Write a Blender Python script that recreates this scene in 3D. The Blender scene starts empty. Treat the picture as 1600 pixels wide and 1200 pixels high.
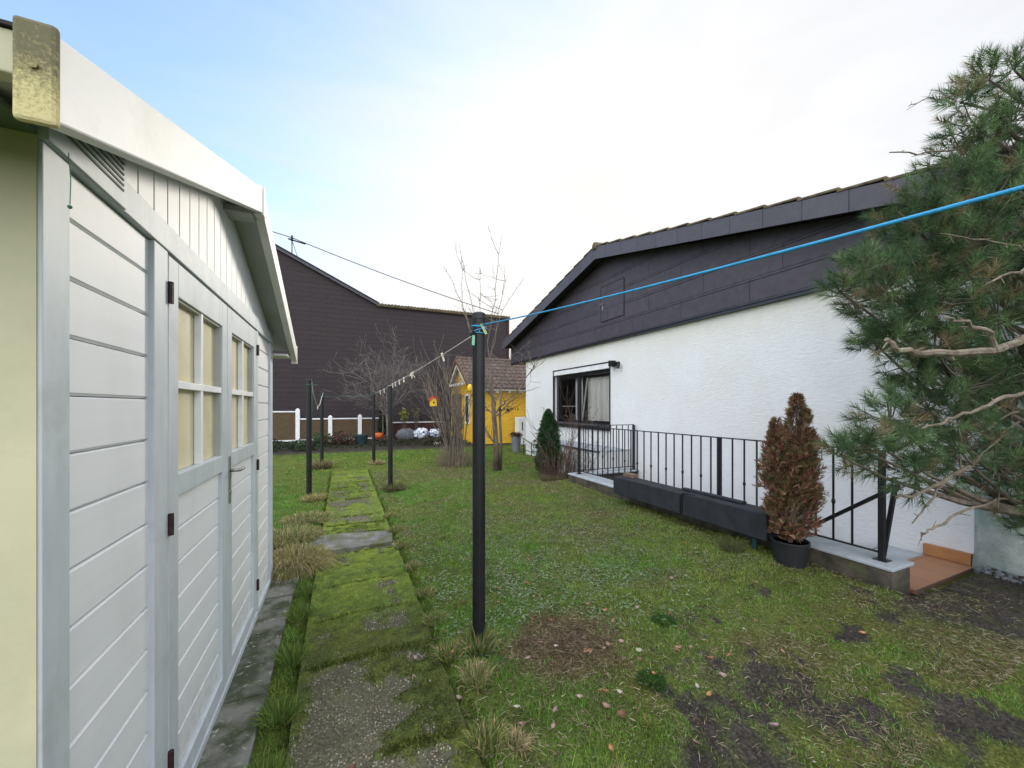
import bpy, bmesh, math, random
import numpy as np
from mathutils import Vector, Matrix
R = math.radians
random.seed(7); rng = np.random.default_rng(7)
S = bpy.context.scene
COL = S.collection
# ---------------------------------------------------------------- camera, sky, sun
YAW = R(23.8); FPX = 600.0; HOR = 635.0; CH = 1.5
DX, DY = math.sin(YAW), math.cos(YAW)
cam = bpy.data.cameras.new('camera'); co = bpy.data.objects.new('camera', cam); COL.objects.link(co)
co.location = (0, 0, CH); co.rotation_euler = (R(90), 0, -YAW)
cam.sensor_width = 36; cam.lens = 36*FPX/1600; cam.shift_y = (HOR-600)/1600
cam.clip_start = 0.05; cam.clip_end = 2000
S.camera = co
W = bpy.data.worlds.new("World"); S.world = W; W.use_nodes = True
nt = W.node_tree; nt.nodes.clear()
def nn(t, **k):
    n = nt.nodes.new(t)
    for a, b in k.items(): setattr(n, a, b)
    return n
SUN_EL, SUN_ROT = R(17), R(36)
sky = nn('ShaderNodeTexSky', sky_type='NISHITA', sun_disc=False, sun_elevation=SUN_EL, sun_rotation=SUN_ROT, air_density=1.0, dust_density=0.6, ozone_density=1.5)
bg1 = nn('ShaderNodeBackground'); bg1.inputs[1].default_value = 0.14
bg2 = nn('ShaderNodeBackground'); bg2.inputs[0].default_value = (0.97, 0.975, 1.0, 1); bg2.inputs[1].default_value = 0.84
mx = nn('ShaderNodeMixShader'); out = nn('ShaderNodeOutputWorld')
tc = nn('ShaderNodeTexCoord'); dt = nn('ShaderNodeVectorMath', operation='DOT_PRODUCT'); dt.inputs[1].default_value = (.80, .30, -.30)
mp = nn('ShaderNodeMapping'); mp.inputs['Scale'].default_value = (.8, 1.6, 4.5); mp.inputs['Rotation'].default_value = (0.3, 0.5, 0.4)
ns = nn('ShaderNodeTexNoise'); ns.inputs['Scale'].default_value = 1.5; ns.inputs['Detail'].default_value = 6; ns.inputs['Roughness'].default_value = .55; ns.inputs['Distortion'].default_value = .5
ma = nn('ShaderNodeMath', operation='MULTIPLY_ADD'); ma.inputs[1].default_value = 0.75
mr = nn('ShaderNodeMapRange', interpolation_type='SMOOTHSTEP'); mr.inputs['From Min'].default_value = .08; mr.inputs['From Max'].default_value = .80; mr.inputs['To Min'].default_value = .20; mr.inputs['To Max'].default_value = 1.0
L = nt.links.new
L(tc.outputs['Generated'], dt.inputs[0]); L(tc.outputs['Generated'], mp.inputs[0]); L(mp.outputs[0], ns.inputs[0])
L(ns.outputs['Fac'], ma.inputs[0]); L(dt.outputs['Value'], ma.inputs[2]); L(ma.outputs[0], mr.inputs['Value'])
# thin high cloud is brighter towards the hidden sun
gl = nn('ShaderNodeVectorMath', operation='DOT_PRODUCT'); gl.inputs[1].default_value = (.52, .79, .33)
gr = nn('ShaderNodeMapRange', interpolation_type='SMOOTHSTEP'); gr.inputs['From Min'].default_value = .6; gr.inputs['From Max'].default_value = 1.0; gr.inputs['To Min'].default_value = .37; gr.inputs['To Max'].default_value = .44
cg = nn('ShaderNodeMix', data_type='RGBA'); cg.inputs[6].default_value = (.955, .975, 1.02, 1); cg.inputs[7].default_value = (1.015, .992, .965, 1); cgr = nn('ShaderNodeMapRange'); cgr.inputs['From Min'].default_value = .8; cgr.inputs['From Max'].default_value = 1.0; L(gl.outputs['Value'], cgr.inputs['Value']); L(cgr.outputs[0], cg.inputs[0]); L(cg.outputs[2], bg2.inputs[0])
L(tc.outputs['Generated'], gl.inputs[0]); L(gl.outputs['Value'], gr.inputs['Value']); 
# sky behind and overhead boosted out of view, added to light facade and ground
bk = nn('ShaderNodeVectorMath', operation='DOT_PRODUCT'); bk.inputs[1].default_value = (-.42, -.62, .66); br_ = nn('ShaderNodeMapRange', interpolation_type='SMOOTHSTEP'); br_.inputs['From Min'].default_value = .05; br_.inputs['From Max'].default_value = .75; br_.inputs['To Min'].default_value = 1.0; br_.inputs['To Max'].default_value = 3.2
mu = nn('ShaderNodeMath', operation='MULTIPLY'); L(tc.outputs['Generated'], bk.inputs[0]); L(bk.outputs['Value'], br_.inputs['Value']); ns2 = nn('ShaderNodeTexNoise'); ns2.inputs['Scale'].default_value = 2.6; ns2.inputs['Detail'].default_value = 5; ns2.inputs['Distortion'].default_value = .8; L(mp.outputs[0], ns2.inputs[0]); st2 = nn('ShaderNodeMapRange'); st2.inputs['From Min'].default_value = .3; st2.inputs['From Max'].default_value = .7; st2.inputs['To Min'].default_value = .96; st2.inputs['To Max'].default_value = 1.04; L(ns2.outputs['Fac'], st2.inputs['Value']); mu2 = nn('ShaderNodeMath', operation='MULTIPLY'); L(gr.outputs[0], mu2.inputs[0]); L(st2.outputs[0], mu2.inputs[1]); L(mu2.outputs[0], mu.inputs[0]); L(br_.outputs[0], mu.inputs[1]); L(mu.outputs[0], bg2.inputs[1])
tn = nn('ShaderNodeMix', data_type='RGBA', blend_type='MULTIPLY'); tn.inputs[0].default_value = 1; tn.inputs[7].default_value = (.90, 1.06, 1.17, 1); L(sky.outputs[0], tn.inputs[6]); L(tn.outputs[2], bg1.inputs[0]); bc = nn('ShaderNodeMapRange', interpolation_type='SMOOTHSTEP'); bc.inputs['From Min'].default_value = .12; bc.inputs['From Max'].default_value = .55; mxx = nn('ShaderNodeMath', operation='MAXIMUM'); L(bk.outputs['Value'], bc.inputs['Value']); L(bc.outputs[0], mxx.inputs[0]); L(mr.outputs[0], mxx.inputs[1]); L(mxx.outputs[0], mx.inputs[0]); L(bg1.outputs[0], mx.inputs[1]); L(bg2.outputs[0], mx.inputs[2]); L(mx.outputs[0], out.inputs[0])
sl = bpy.data.lights.new('sun', 'SUN'); sl.energy = 1.3; sl.angle = R(12); sl.color = (1, .93, .82)
so = bpy.data.objects.new('sun', sl); COL.objects.link(so)
sd = Vector((math.sin(SUN_ROT)*math.cos(SUN_EL), math.cos(SUN_ROT)*math.cos(SUN_EL), math.sin(SUN_EL)))
so.rotation_euler = sd.to_track_quat('Z', 'Y').to_euler()
S.view_settings.view_transform = 'Standard'; S.view_settings.look = 'None'; S.view_settings.gamma = 1; S.view_settings.exposure = 1.25
S.render.engine = 'CYCLES'

# ---------------------------------------------------------------- measuring helpers (metres)
def pt(px, py, Z):
    xc = (px-800)/FPX*Z
    return Vector((DX*Z + DY*xc, DY*Z - DX*xc, CH + (HOR-py)/FPX*Z))
def gp(px, py):
    Z = FPX*CH/(py-HOR); p = pt(px, py, Z); p.z = 0; return p
# ---------------------------------------------------------------- noise in numpy
_T = rng.random((257, 257))
def vnoise(x, y):
    x = np.asarray(x, float); y = np.asarray(y, float)
    xi = np.floor(x).astype(int); yi = np.floor(y).astype(int); fx = x-xi; fy = y-yi
    fx = fx*fx*(3-2*fx); fy = fy*fy*(3-2*fy); a = xi & 255; b = yi & 255; a1 = (xi+1) & 255; b1 = (yi+1) & 255
    return (_T[a, b]*(1-fx)+_T[a1, b]*fx)*(1-fy) + (_T[a, b1]*(1-fx)+_T[a1, b1]*fx)*fy
def fbm(x, y, s=1.0, o=4):
    v = 0; a = .5; t = 0
    for i in range(o):
        v = v + a*vnoise(np.asarray(x)*s+i*17.3, np.asarray(y)*s+i*9.1); t += a; a *= .5; s *= 2.03
    return v/t
def sstep(a, b, x):
    t = np.clip((np.asarray(x)-a)/(b-a), 0, 1); return t*t*(3-2*t)
# ---------------------------------------------------------------- tagging
def tag(o, label=None, cat=None, group=None, kind=None):
    if label: o['label'] = label
    if cat: o['category'] = cat
    if group: o['group'] = group
    if kind: o['kind'] = kind
    return o
def empty(name, loc=(0, 0, 0), label=None, cat=None, group=None):
    o = bpy.data.objects.new(name, None); COL.objects.link(o); o.location = loc; o.empty_display_size = .2
    return tag(o, label, cat, group)
class MB:
    def __init__(s, off=(0, 0, 0)): s.v = []; s.f = []; s.o = Vector(off)
    def add(s, vs, fs):
        n = len(s.v); s.v += [tuple(Vector(v)-s.o) for v in vs]; s.f += [tuple(i+n for i in f) for f in fs]; return s
    def box(s, x0, x1, y0, y1, z0, z1):
        return s.add([(x0,y0,z0),(x1,y0,z0),(x1,y1,z0),(x0,y1,z0),(x0,y0,z1),(x1,y0,z1),(x1,y1,z1),(x0,y1,z1)],
                     [(0,3,2,1),(4,5,6,7),(0,1,5,4),(1,2,6,5),(2,3,7,6),(3,0,4,7)])
    def prism(s, poly, axis, a, b):      # poly in the two other axes, extruded along axis
        n = len(poly); vs = []
        for t in (a, b):
            for (p, q) in poly:
                vs.append({'x': (t, p, q), 'y': (p, t, q), 'z': (p, q, t)}[axis])
        fs = [tuple(range(n-1, -1, -1)), tuple(range(n, 2*n))] + [(i, (i+1) % n, n+(i+1) % n, n+i) for i in range(n)]
        return s.add(vs, fs)
    def bar(s, p, q, w, h=None, up=(0, 0, 1)):
        p = Vector(p); q = Vector(q); h = h or w; d = (q-p).normalized(); u = Vector(up)
        if abs(d.dot(u)) > .98: u = Vector((1, 0, 0))
        r = d.cross(u).normalized(); u = r.cross(d).normalized(); vs = []
        for c in (p, q):
            for a, b in ((-1,-1),(1,-1),(1,1),(-1,1)): vs.append(c + r*a*w/2 + u*b*h/2)
        return s.add(vs, [(0,1,2,3),(7,6,5,4),(0,4,5,1),(1,5,6,2),(2,6,7,3),(3,7,4,0)])
    def tube(s, pts, rad, n=8, cap=True):
        pts = [Vector(p) for p in pts]
        if not hasattr(rad, '__len__'): rad = [rad]*len(pts)
        vs = []; prev = None
        for i, p in enumerate(pts):
            d = (pts[min(i+1, len(pts)-1)] - pts[max(i-1, 0)])
            d = d.normalized() if d.length > 1e-9 else Vector((0, 0, 1))
            if prev is None:
                u = d.cross(Vector((0, 0, 1)));  u = u if u.length > .05 else d.cross(Vector((1, 0, 0)))
            else: u = prev - d*prev.dot(d)
            u.normalize(); prev = u; w = d.cross(u)
            for k in range(n):
                a = 2*math.pi*k/n; vs.append(p + (u*math.cos(a)+w*math.sin(a))*rad[i])
        fs = [(i*n+k, i*n+(k+1) % n, (i+1)*n+(k+1) % n, (i+1)*n+k) for i in range(len(pts)-1) for k in range(n)]
        if cap: fs += [tuple(range(n-1, -1, -1)), tuple((len(pts)-1)*n+k for k in range(n))]
        return s.add(vs, fs)
    def lathe(s, c, prof, n=24):
        c = Vector(c); vs = []
        for (r, z) in prof:
            for k in range(n):
                a = 2*math.pi*k/n; vs.append(c+Vector((r*math.cos(a), r*math.sin(a), z)))
        m = len(prof); fs = [(i*n+k, i*n+(k+1) % n, (i+1)*n+(k+1) % n, (i+1)*n+k) for i in range(m-1) for k in range(n)]
        fs += [tuple(range(n-1, -1, -1)), tuple((m-1)*n+k for k in range(n))]
        return s.add(vs, fs)
    def blob(s, c, r, n=10, m=7, j=.15):
        c = Vector(c); r = Vector(r) if hasattr(r, '__len__') else Vector((r, r, r)); vs = []
        for i in range(m+1):
            t = math.pi*i/m
            for k in range(n):
                a = 2*math.pi*k/n; q = 1+random.uniform(-j, j)
                vs.append(c+Vector((r.x*math.sin(t)*math.cos(a)*q, r.y*math.sin(t)*math.sin(a)*q, -r.z*math.cos(t)*(1 if i in (0, m) else q))))
        fs = [(i*n+k, i*n+(k+1) % n, (i+1)*n+(k+1) % n, (i+1)*n+k) for i in range(m) for k in range(n)]
        return s.add(vs, fs)
    def build(s, name, mat, parent=None, bevel=0, smooth=False, seg=2, tagd=None):
        me = bpy.data.meshes.new(name); me.from_pydata(s.v, [], s.f); me.materials.append(mat); me.update()
        bm = bmesh.new(); bm.from_mesh(me); bmesh.ops.recalc_face_normals(bm, faces=bm.faces); bm.to_mesh(me); bm.free()
        if smooth: me.polygons.foreach_set('use_smooth', [True]*len(me.polygons))
        o = bpy.data.objects.new(name, me); COL.objects.link(o)
        if parent: o.parent = parent; o.location = s.o - Vector(parent_world(parent))
        else: o.location = s.o
        if bevel:
            b = o.modifiers.new('bevel', 'BEVEL'); b.width = bevel; b.segments = seg; b.limit_method = 'ANGLE'; b.angle_limit = R(40)
        if smooth == 'auto': pass
        return o
def parent_world(o):
    p = Vector(o.location)
    while o.parent: o = o.parent; p += Vector(o.location)
    return p
def npmesh(name, V, F, mat, parent=None, col=None, smooth=False, origin=(0,0,0)):
    """V (n,3), F (m,k) index array (k = 3 or 4) or a list of such arrays; col (n,3) is a tint per vertex"""
    Fs = F if isinstance(F, list) else [F]
    me = bpy.data.meshes.new(name); V = np.asarray(V, np.float32) - np.asarray(origin, np.float32)
    me.vertices.add(len(V)); me.vertices.foreach_set('co', V.ravel())
    idx = np.concatenate([f.ravel() for f in Fs]).astype(np.int32); tot = np.concatenate([np.full(len(f), f.shape[1]) for f in Fs])
    st = np.concatenate([[0], np.cumsum(tot)[:-1]]).astype(np.int32)
    me.loops.add(len(idx)); me.loops.foreach_set('vertex_index', idx)
    me.polygons.add(len(tot)); me.polygons.foreach_set('loop_start', st); me.polygons.foreach_set('loop_total', tot.astype(np.int32))
    if smooth: me.polygons.foreach_set('use_smooth', np.ones(len(tot), bool))
    me.materials.append(mat); me.update(calc_edges=True)
    if col is not None:
        a = me.color_attributes.new('tint', 'FLOAT_COLOR', 'POINT'); c = np.ones((len(V), 4), np.float32); c[:, :3] = col; a.data.foreach_set('color', c.ravel())
    o = bpy.data.objects.new(name, me); COL.objects.link(o)
    if parent: o.parent = parent; o.location = Vector(origin) - parent_world(parent)
    else: o.location = origin
    return o
# ---------------------------------------------------------------- materials
def newmat(name):
    m = bpy.data.materials.new(name); m.use_nodes = True; t = m.node_tree; t.nodes.clear()
    o = t.nodes.new('ShaderNodeOutputMaterial'); b = t.nodes.new('ShaderNodeBsdfPrincipled'); t.links.new(b.outputs[0], o.inputs[0])
    return m, t, b
def N(t, ty, **k):
    n = t.nodes.new(ty)
    for a, b in k.items():
        if a in n.inputs: n.inputs[a].default_value = b
        else: setattr(n, a, b)
    return n
def col4(c): return (c[0], c[1], c[2], 1)
def noise(t, scale, detail=5, rough=.6, vec=None, sc=None):
    n = N(t, 'ShaderNodeTexNoise', Scale=scale, Detail=detail, Roughness=rough)
    tcn = N(t, 'ShaderNodeNewGeometry') if vec is None else None
    v = tcn.outputs['Position'] if vec is None else vec
    if sc:
        mpn = N(t, 'ShaderNodeMapping'); mpn.inputs['Scale'].default_value = sc; t.links.new(v, mpn.inputs[0]); v = mpn.outputs[0]
    t.links.new(v, n.inputs['Vector']); return n.outputs['Fac']
def ramp(t, fac, stops):
    r = t.nodes.new('ShaderNodeValToRGB'); e = r.color_ramp.elements
    while len(e) < len(stops): e.new(.5)
    for i, (p, c) in enumerate(stops): e[i].position = p; e[i].color = col4(c) if hasattr(c, '__len__') else (c, c, c, 1)
    t.links.new(fac, r.inputs[0]); return r.outputs[0]
def mix(t, fac, a, b, mode='MIX'):
    m = t.nodes.new('ShaderNodeMix'); m.data_type = 'RGBA'; m.blend_type = mode
    for s_, v in ((0, fac), (6, a), (7, b)):
        if hasattr(v, 'is_output') or isinstance(v, bpy.types.NodeSocket): t.links.new(v, m.inputs[s_])
        else: m.inputs[s_].default_value = v if s_ == 0 else col4(v)
    return m.outputs[2]
def math_(t, op, a, b=0, c=0):
    m = t.nodes.new('ShaderNodeMath'); m.operation = op
    for i, v in enumerate((a, b, c)):
        if isinstance(v, bpy.types.NodeSocket): t.links.new(v, m.inputs[i])
        else: m.inputs[i].default_value = v
    return m.outputs[0]
def bump(t, b, h, st=.3, dist=.01):
    n = N(t, 'ShaderNodeBump', Strength=st, Distance=dist); t.links.new(h, n.inputs['Height']); t.links.new(n.outputs[0], b.inputs['Normal']); return n
def setc(t, b, c, rough=.6, spec=.3, metal=0):
    if isinstance(c, bpy.types.NodeSocket): t.links.new(c, b.inputs['Base Color'])
    else: b.inputs['Base Color'].default_value = col4(c)
    b.inputs['Roughness'].default_value = rough; b.inputs['Specular IOR Level'].default_value = spec; b.inputs['Metallic'].default_value = metal
def M(name, c1, c2=None, scale=6, rough=.6, bs=0, bscale=60, sc=None, spec=.3, metal=0, lo=.35, hi=.65, dirt=None, dirts=2.5, dlo=.55, dhi=.75):
    m, t, b = newmat(name); c2 = c2 or tuple(x*.8 for x in c1)
    c = ramp(t, noise(t, scale, sc=sc), [(lo, c2), (hi, c1)])
    if dirt: c = mix(t, ramp(t, noise(t, dirts, 8, .7), [(dlo, 0), (dhi, 1)]), c, dirt)
    setc(t, b, c, rough, spec, metal)
    if bs: bump(t, b, noise(t, bscale, 4, sc=sc), bs)
    return m
def Mtint(name, rough=.7, spec=.2, trans=0):
    m, t, b = newmat(name); a = N(t, 'ShaderNodeVertexColor', layer_name='tint'); setc(t, b, a.outputs[0], rough, spec)
    if trans:
        o = [n for n in t.nodes if n.type == 'OUTPUT_MATERIAL'][0]; tr = N(t, 'ShaderNodeBsdfTranslucent'); t.links.new(a.outputs[0], tr.inputs[0])
        ms = N(t, 'ShaderNodeMixShader'); ms.inputs[0].default_value = trans; t.links.new(b.outputs[0], ms.inputs[1]); t.links.new(tr.outputs[0], ms.inputs[2]); t.links.new(ms.outputs[0], o.inputs[0])
    return m
MT_leaf = Mtint('foliage', .6, .25, .3); MT_wood = Mtint('twig_wood', .85, .1)
m_white, t, b = newmat('white_board')
n1 = noise(t, 3.0, 6, .6, sc=(1, .35, 7)); n2 = noise(t, 1.6, 7, .7, sc=(1, 1.6, .6)); n3 = noise(t, 70, 4, .7, sc=(1, .12, 1.5))
geo = N(t, 'ShaderNodeNewGeometry'); sz = N(t, 'ShaderNodeSeparateXYZ'); t.links.new(geo.outputs['Position'], sz.inputs[0])
c = ramp(t, n1, [(.3, (.645, .665, .685)), (.7, (.70, .715, .73))]); c = mix(t, ramp(t, n2, [(.48, 0), (.8, .5)]), c, (.54, .56, .55)); c = mix(t, ramp(t, n3, [(.62, 0), (.8, .12)]), c, (.52, .52, .50))
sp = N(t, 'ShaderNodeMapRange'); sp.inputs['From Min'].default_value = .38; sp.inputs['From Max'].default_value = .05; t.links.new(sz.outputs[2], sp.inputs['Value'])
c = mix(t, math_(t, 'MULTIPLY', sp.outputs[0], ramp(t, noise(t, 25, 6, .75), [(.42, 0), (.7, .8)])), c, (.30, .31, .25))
setc(t, b, c, .5); bump(t, b, math_(t, 'ADD', n3, math_(t, 'MULTIPLY', n1, .4)), .03)
m_trim = M('grey_white_trim', (.50,.545,.57), (.43,.475,.505), 5, .5, .08, 60, sc=(3,3,.6), dirt=(.36,.39,.39), dirts=5, dlo=.52, dhi=.8)
m_barge = M('white_barge', (.64,.64,.61), (.58,.58,.55), 2, .45, .05, 50, dirt=(.46,.45,.38), dirts=3.3, dlo=.5, dhi=.85)
m_yshed = M('pale_yellow_paint', (.53,.50,.34), (.46,.44,.29), 1.3, .6, .08, 60, dirt=(.34,.35,.25), dirts=1.5, dlo=.42, dhi=.8)
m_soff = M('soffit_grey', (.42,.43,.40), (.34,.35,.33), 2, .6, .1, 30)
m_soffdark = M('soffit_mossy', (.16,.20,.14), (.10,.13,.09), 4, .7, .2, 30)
m_cream = M('cream_blind', (.66,.60,.40), (.60,.54,.35), 8, .3, 0, spec=.5, dirt=(.50,.46,.30), dirts=5)
m_black = M('black_metal', (.014,.014,.016), (.008,.008,.010), 8, .40, .06, 80, spec=.35)
m_rust = M('rusty_hinge', (.045,.018,.018), (.02,.01,.01), 30, .5, .2, 90)
m_steel = M('dull_metal', (.35,.35,.33), (.25,.25,.24), 20, .35, .05, 90, metal=.7)
m_roofdark = M('roof_felt', (.03,.03,.032), (.02,.02,.02), 8, .85, .3, 60)
# lichen covered end block
m_lich, t, b = newmat('yellow_with_lichen')
n1 = noise(t, 160, 8, .8); n2 = noise(t, 28, 5)
geo = N(t, 'ShaderNodeNewGeometry'); sx = N(t, 'ShaderNodeSeparateXYZ'); t.links.new(geo.outputs['Position'], sx.inputs[0])
zz = N(t, 'ShaderNodeMapRange'); zz.inputs['From Min'].default_value = 1.93; zz.inputs['From Max'].default_value = 2.06; t.links.new(sx.outputs[2], zz.inputs['Value'])
f_ = math_(t, 'ADD', math_(t, 'MULTIPLY', n1, .9), math_(t, 'MULTIPLY', zz.outputs[0], .35))
f_ = math_(t, 'ADD', f_, math_(t, 'MULTIPLY', n2, .25))
setc(t, b, ramp(t, f_, [(.60, (.60,.53,.27)), (.70, (.38,.34,.16)), (.84, (.15,.14,.08))]), .8); bump(t, b, n1, .4)
# plaster
m_plast, t, b = newmat('white_roughcast')
n1 = noise(t, 19, 8, .72, sc=(1, .6, 1.7)); n2 = noise(t, 120, 4, .7); n3 = noise(t, .7, 6, .65)
c = ramp(t, n1, [(.28, (.56,.575,.60)), (.40, (.73,.745,.77)), (.7, (.78,.79,.805))]); c = mix(t, ramp(t, n3, [(.42, 0.0), (.75, .6)]), c, (.64,.63,.58)); geo = N(t, 'ShaderNodeNewGeometry'); sz = N(t, 'ShaderNodeSeparateXYZ'); t.links.new(geo.outputs['Position'], sz.inputs[0]); ez = N(t, 'ShaderNodeMapRange'); ez.inputs['From Min'].default_value = 2.3; ez.inputs['From Max'].default_value = 2.95; t.links.new(sz.outputs[2], ez.inputs['Value']); c = mix(t, math_(t, 'MULTIPLY', ez.outputs[0], ramp(t, noise(t, 1.8, 6, .7, sc=(1, 2.5, .4)), [(.25, .15), (.7, .8)])), c, (.66, .62, .50))
setc(t, b, c, .85, .1); h = math_(t, 'ADD', math_(t, 'MULTIPLY', n1, 1.0), math_(t, 'MULTIPLY', n2, .35)); bump(t, b, h, .6, .02)
# cladding panels on the gable (y,z plane)
def brickmat(name, c1, c2, mortar, bw, bh, axes='yz', mort=.006, rough=.6, offs=.5, bmp=.5, extra=None, spec=.3):
    m, t, b = newmat(name); geo = N(t, 'ShaderNodeNewGeometry'); s_ = N(t, 'ShaderNodeSeparateXYZ'); t.links.new(geo.outputs['Position'], s_.inputs[0])
    cb = N(t, 'ShaderNodeCombineXYZ'); ax = {'x': 0, 'y': 1, 'z': 2}
    t.links.new(s_.outputs[ax[axes[0]]], cb.inputs[0]); t.links.new(s_.outputs[ax[axes[1]]], cb.inputs[1])
    br = N(t, 'ShaderNodeTexBrick'); br.offset = offs; br.inputs['Scale'].default_value = 1; br.inputs['Brick Width'].default_value = bw; br.inputs['Row Height'].default_value = bh
    br.inputs['Mortar Size'].default_value = mort; br.inputs['Mortar Smooth'].default_value = .1
    br.inputs['Color1'].default_value = col4(c1); br.inputs['Color2'].default_value = col4(c2); br.inputs['Mortar'].default_value = col4(mortar)
    t.links.new(cb.outputs[0], br.inputs['Vector'])
    n1 = noise(t, 9, 7, .7); c = mix(t, ramp(t, n1, [(.3, 0), (.75, .5)]), br.outputs['Color'], extra or tuple(x*1.5 for x in c1))
    setc(t, b, c, rough, spec)
    h = math_(t, 'ADD', math_(t, 'MULTIPLY', br.outputs['Fac'], -1.0), math_(t, 'MULTIPLY', n1, .3)); bump(t, b, h, bmp, .01)
    return m
m_clad = brickmat('dark_gable_panels', (.062,.052,.065), (.048,.041,.051), (.010,.010,.014), 1.2, .33, 'yz', .007, .5, .37, extra=(.11,.10,.12))
m_fascia = M('dark_verge_slate', (.075,.070,.090), (.050,.048,.064), 6, .5, .3, 40)
m_dwall = brickmat('dark_shingle_wall', (.034,.026,.029), (.028,.022,.025), (.018,.014,.016), 1.3, .21, 'xz', .012, .8, extra=(.056,.043,.046))
m_brickred = brickmat('dark_red_brick', (.075,.028,.026), (.05,.02,.02), (.04,.03,.03), .24, .08, 'xz', .01, .85)
m_tile = M('clay_roof_tile', (.16,.10,.075), (.045,.04,.038), 9, .75, .4, 50, lo=.35, hi=.75, dirt=(.20,.19,.15), dirts=6)
m_moss = M('old_tile_moss', (.16,.13,.08), (.07,.05,.04), 12, .9, .5, 50)
m_ysid = M('yellow_board', (.76,.47,.045), (.62,.36,.03), 4, .55, .05, 50, sc=(1,1,5))
m_wpaint = M('white_paint', (.78,.79,.80), (.66,.68,.70), 6, .5, .05, 40)
m_wicker, t, b = newmat('woven_infill')
w = N(t, 'ShaderNodeTexWave', Scale=9, Distortion=3, Detail=4); w.bands_direction = 'Z'; geo = N(t, 'ShaderNodeNewGeometry'); t.links.new(geo.outputs['Position'], w.inputs[0]); w.inputs['Detail Scale'].default_value = 6
setc(t, b, ramp(t, w.outputs['Color'], [(.35, (.025,.017,.010)), (.65, (.17,.12,.07))]), .9); bump(t, b, w.outputs['Color'], .6)
m_conc = M('grey_concrete_cap', (.40,.43,.47), (.30,.33,.36), 5, .75, .2, 60, dirt=(.16,.17,.15), dirts=6)
m_concdark = M('dark_mossy_concrete', (.10,.085,.065), (.035,.033,.026), 7, .9, .6, 40, dirt=(.07,.09,.03), dirts=5)
m_apron = M('weathered_slab', (.17,.17,.15), (.05,.06,.032), 5, .9, .8, 70, lo=.42, hi=.58, dirt=(.34,.35,.30), dirts=30, dlo=.58, dhi=.68)
m_terra = brickmat('terracotta_tiles', (.36,.17,.09), (.30,.14,.075), (.16,.11,.08), .30, .30, 'xy', .006, .6, 0, .3, extra=(.30,.19,.12))
m_terraup = M('terracotta_upstand', (.42,.20,.08), (.32,.15,.07), 7, .6, .1, 50)
m_felt = M('dark_felt_cover', (.028,.031,.037), (.018,.020,.024), 9, .85, .3, 130)
m_brick = M('brown_brick', (.19,.13,.10), (.11,.08,.065), 20, .9, .4, 70)
m_col = M('mossy_roughcast', (.40,.43,.42), (.25,.30,.27), 5, .9, .9, 55, dirt=(.12,.24,.19), dirts=3, dlo=.5, dhi=.72)
m_pot = M('black_plastic', (.018,.019,.024), (.012,.013,.016), 8, .5, .05, 40, spec=.4)
m_potgreen = M('dark_green_plastic', (.02,.045,.05), (.015,.03,.035), 8, .5, 0)
m_orange = M('orange_clay', (.60,.12,.03), (.45,.09,.02), 8, .6, 0)
m_greyp = M('grey_tub', (.17,.18,.20), (.12,.13,.14), 5, .6, .1, 40)
m_soil = M('dark_soil', (.035,.027,.02), (.018,.014,.011), 20, .95, .8, 60)
m_stone = M('grey_stone', (.16,.17,.19), (.08,.09,.10), 6, .85, .5, 30)
m_bag, t, b = newmat('blue_white_sack'); setc(t, b, ramp(t, noise(t, 9, 4), [(.42, (.05,.10,.30)), (.50, (.65,.70,.78)), (.8, (.80,.82,.84))]), .4)
m_rope = M('blue_rope', (.04,.33,.62), (.03,.26,.52), 40, .5, .3, 300)
m_roped = M('dark_blue_rope', (.03,.10,.30), (.02,.07,.2), 40, .5, .3, 300)
m_ropew = M('white_rope', (.62,.60,.54), (.5,.48,.42), 40, .7, .3, 300)
m_ropeg = M('green_rope', (.05,.17,.13), (.03,.11,.08), 40, .7, .3, 300)
m_pegw = M('white_peg', (.72,.70,.60), (.62,.60,.5), 40, .5, 0)
m_pegy = M('lime_peg', (.50,.62,.28), (.42,.54,.24), 40, .5, 0)
m_pegm = M('mint_peg', (.25,.60,.42), (.20,.52,.36), 40, .5, 0)
m_frame = M('dark_window_frame', (.022,.022,.028), (.016,.016,.02), 5, .35, .02, 40, spec=.5)
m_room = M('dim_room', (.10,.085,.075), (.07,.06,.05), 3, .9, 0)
m_curt = M('white_curtain', (.78,.78,.74), (.68,.68,.64), 12, .8, 0, sc=(4,4,.3))
m_glass, t, b = newmat('window_glass'); b.inputs['Base Color'].default_value = (1,1,1,1); b.inputs['Roughness'].default_value = .03; b.inputs['IOR'].default_value = 1.45
o_ = [n for n in t.nodes if n.type == 'OUTPUT_MATERIAL'][0]; tr = N(t, 'ShaderNodeBsdfTransparent'); gls = N(t, 'ShaderNodeBsdfGlossy'); gls.inputs['Roughness'].default_value = .03; fr = N(t, 'ShaderNodeFresnel', IOR=1.5); ms = N(t, 'ShaderNodeMixShader')
t.links.new(fr.outputs[0], ms.inputs[0]); t.links.new(tr.outputs[0], ms.inputs[1]); t.links.new(gls.outputs[0], ms.inputs[2]); t.links.new(ms.outputs[0], o_.inputs[0])
m_bark = M('bark', (.16,.13,.10), (.07,.055,.045), 14, .9, .8, 40, sc=(1,1,.3), dirt=(.15,.18,.10), dirts=8)
m_bird_r = M('red_paint', (.55,.05,.02), (.45,.04,.02), 9, .5, 0)
m_bird_y = M('birdhouse_yellow', (.80,.50,.04), (.7,.42,.03), 9, .5, 0)
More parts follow.
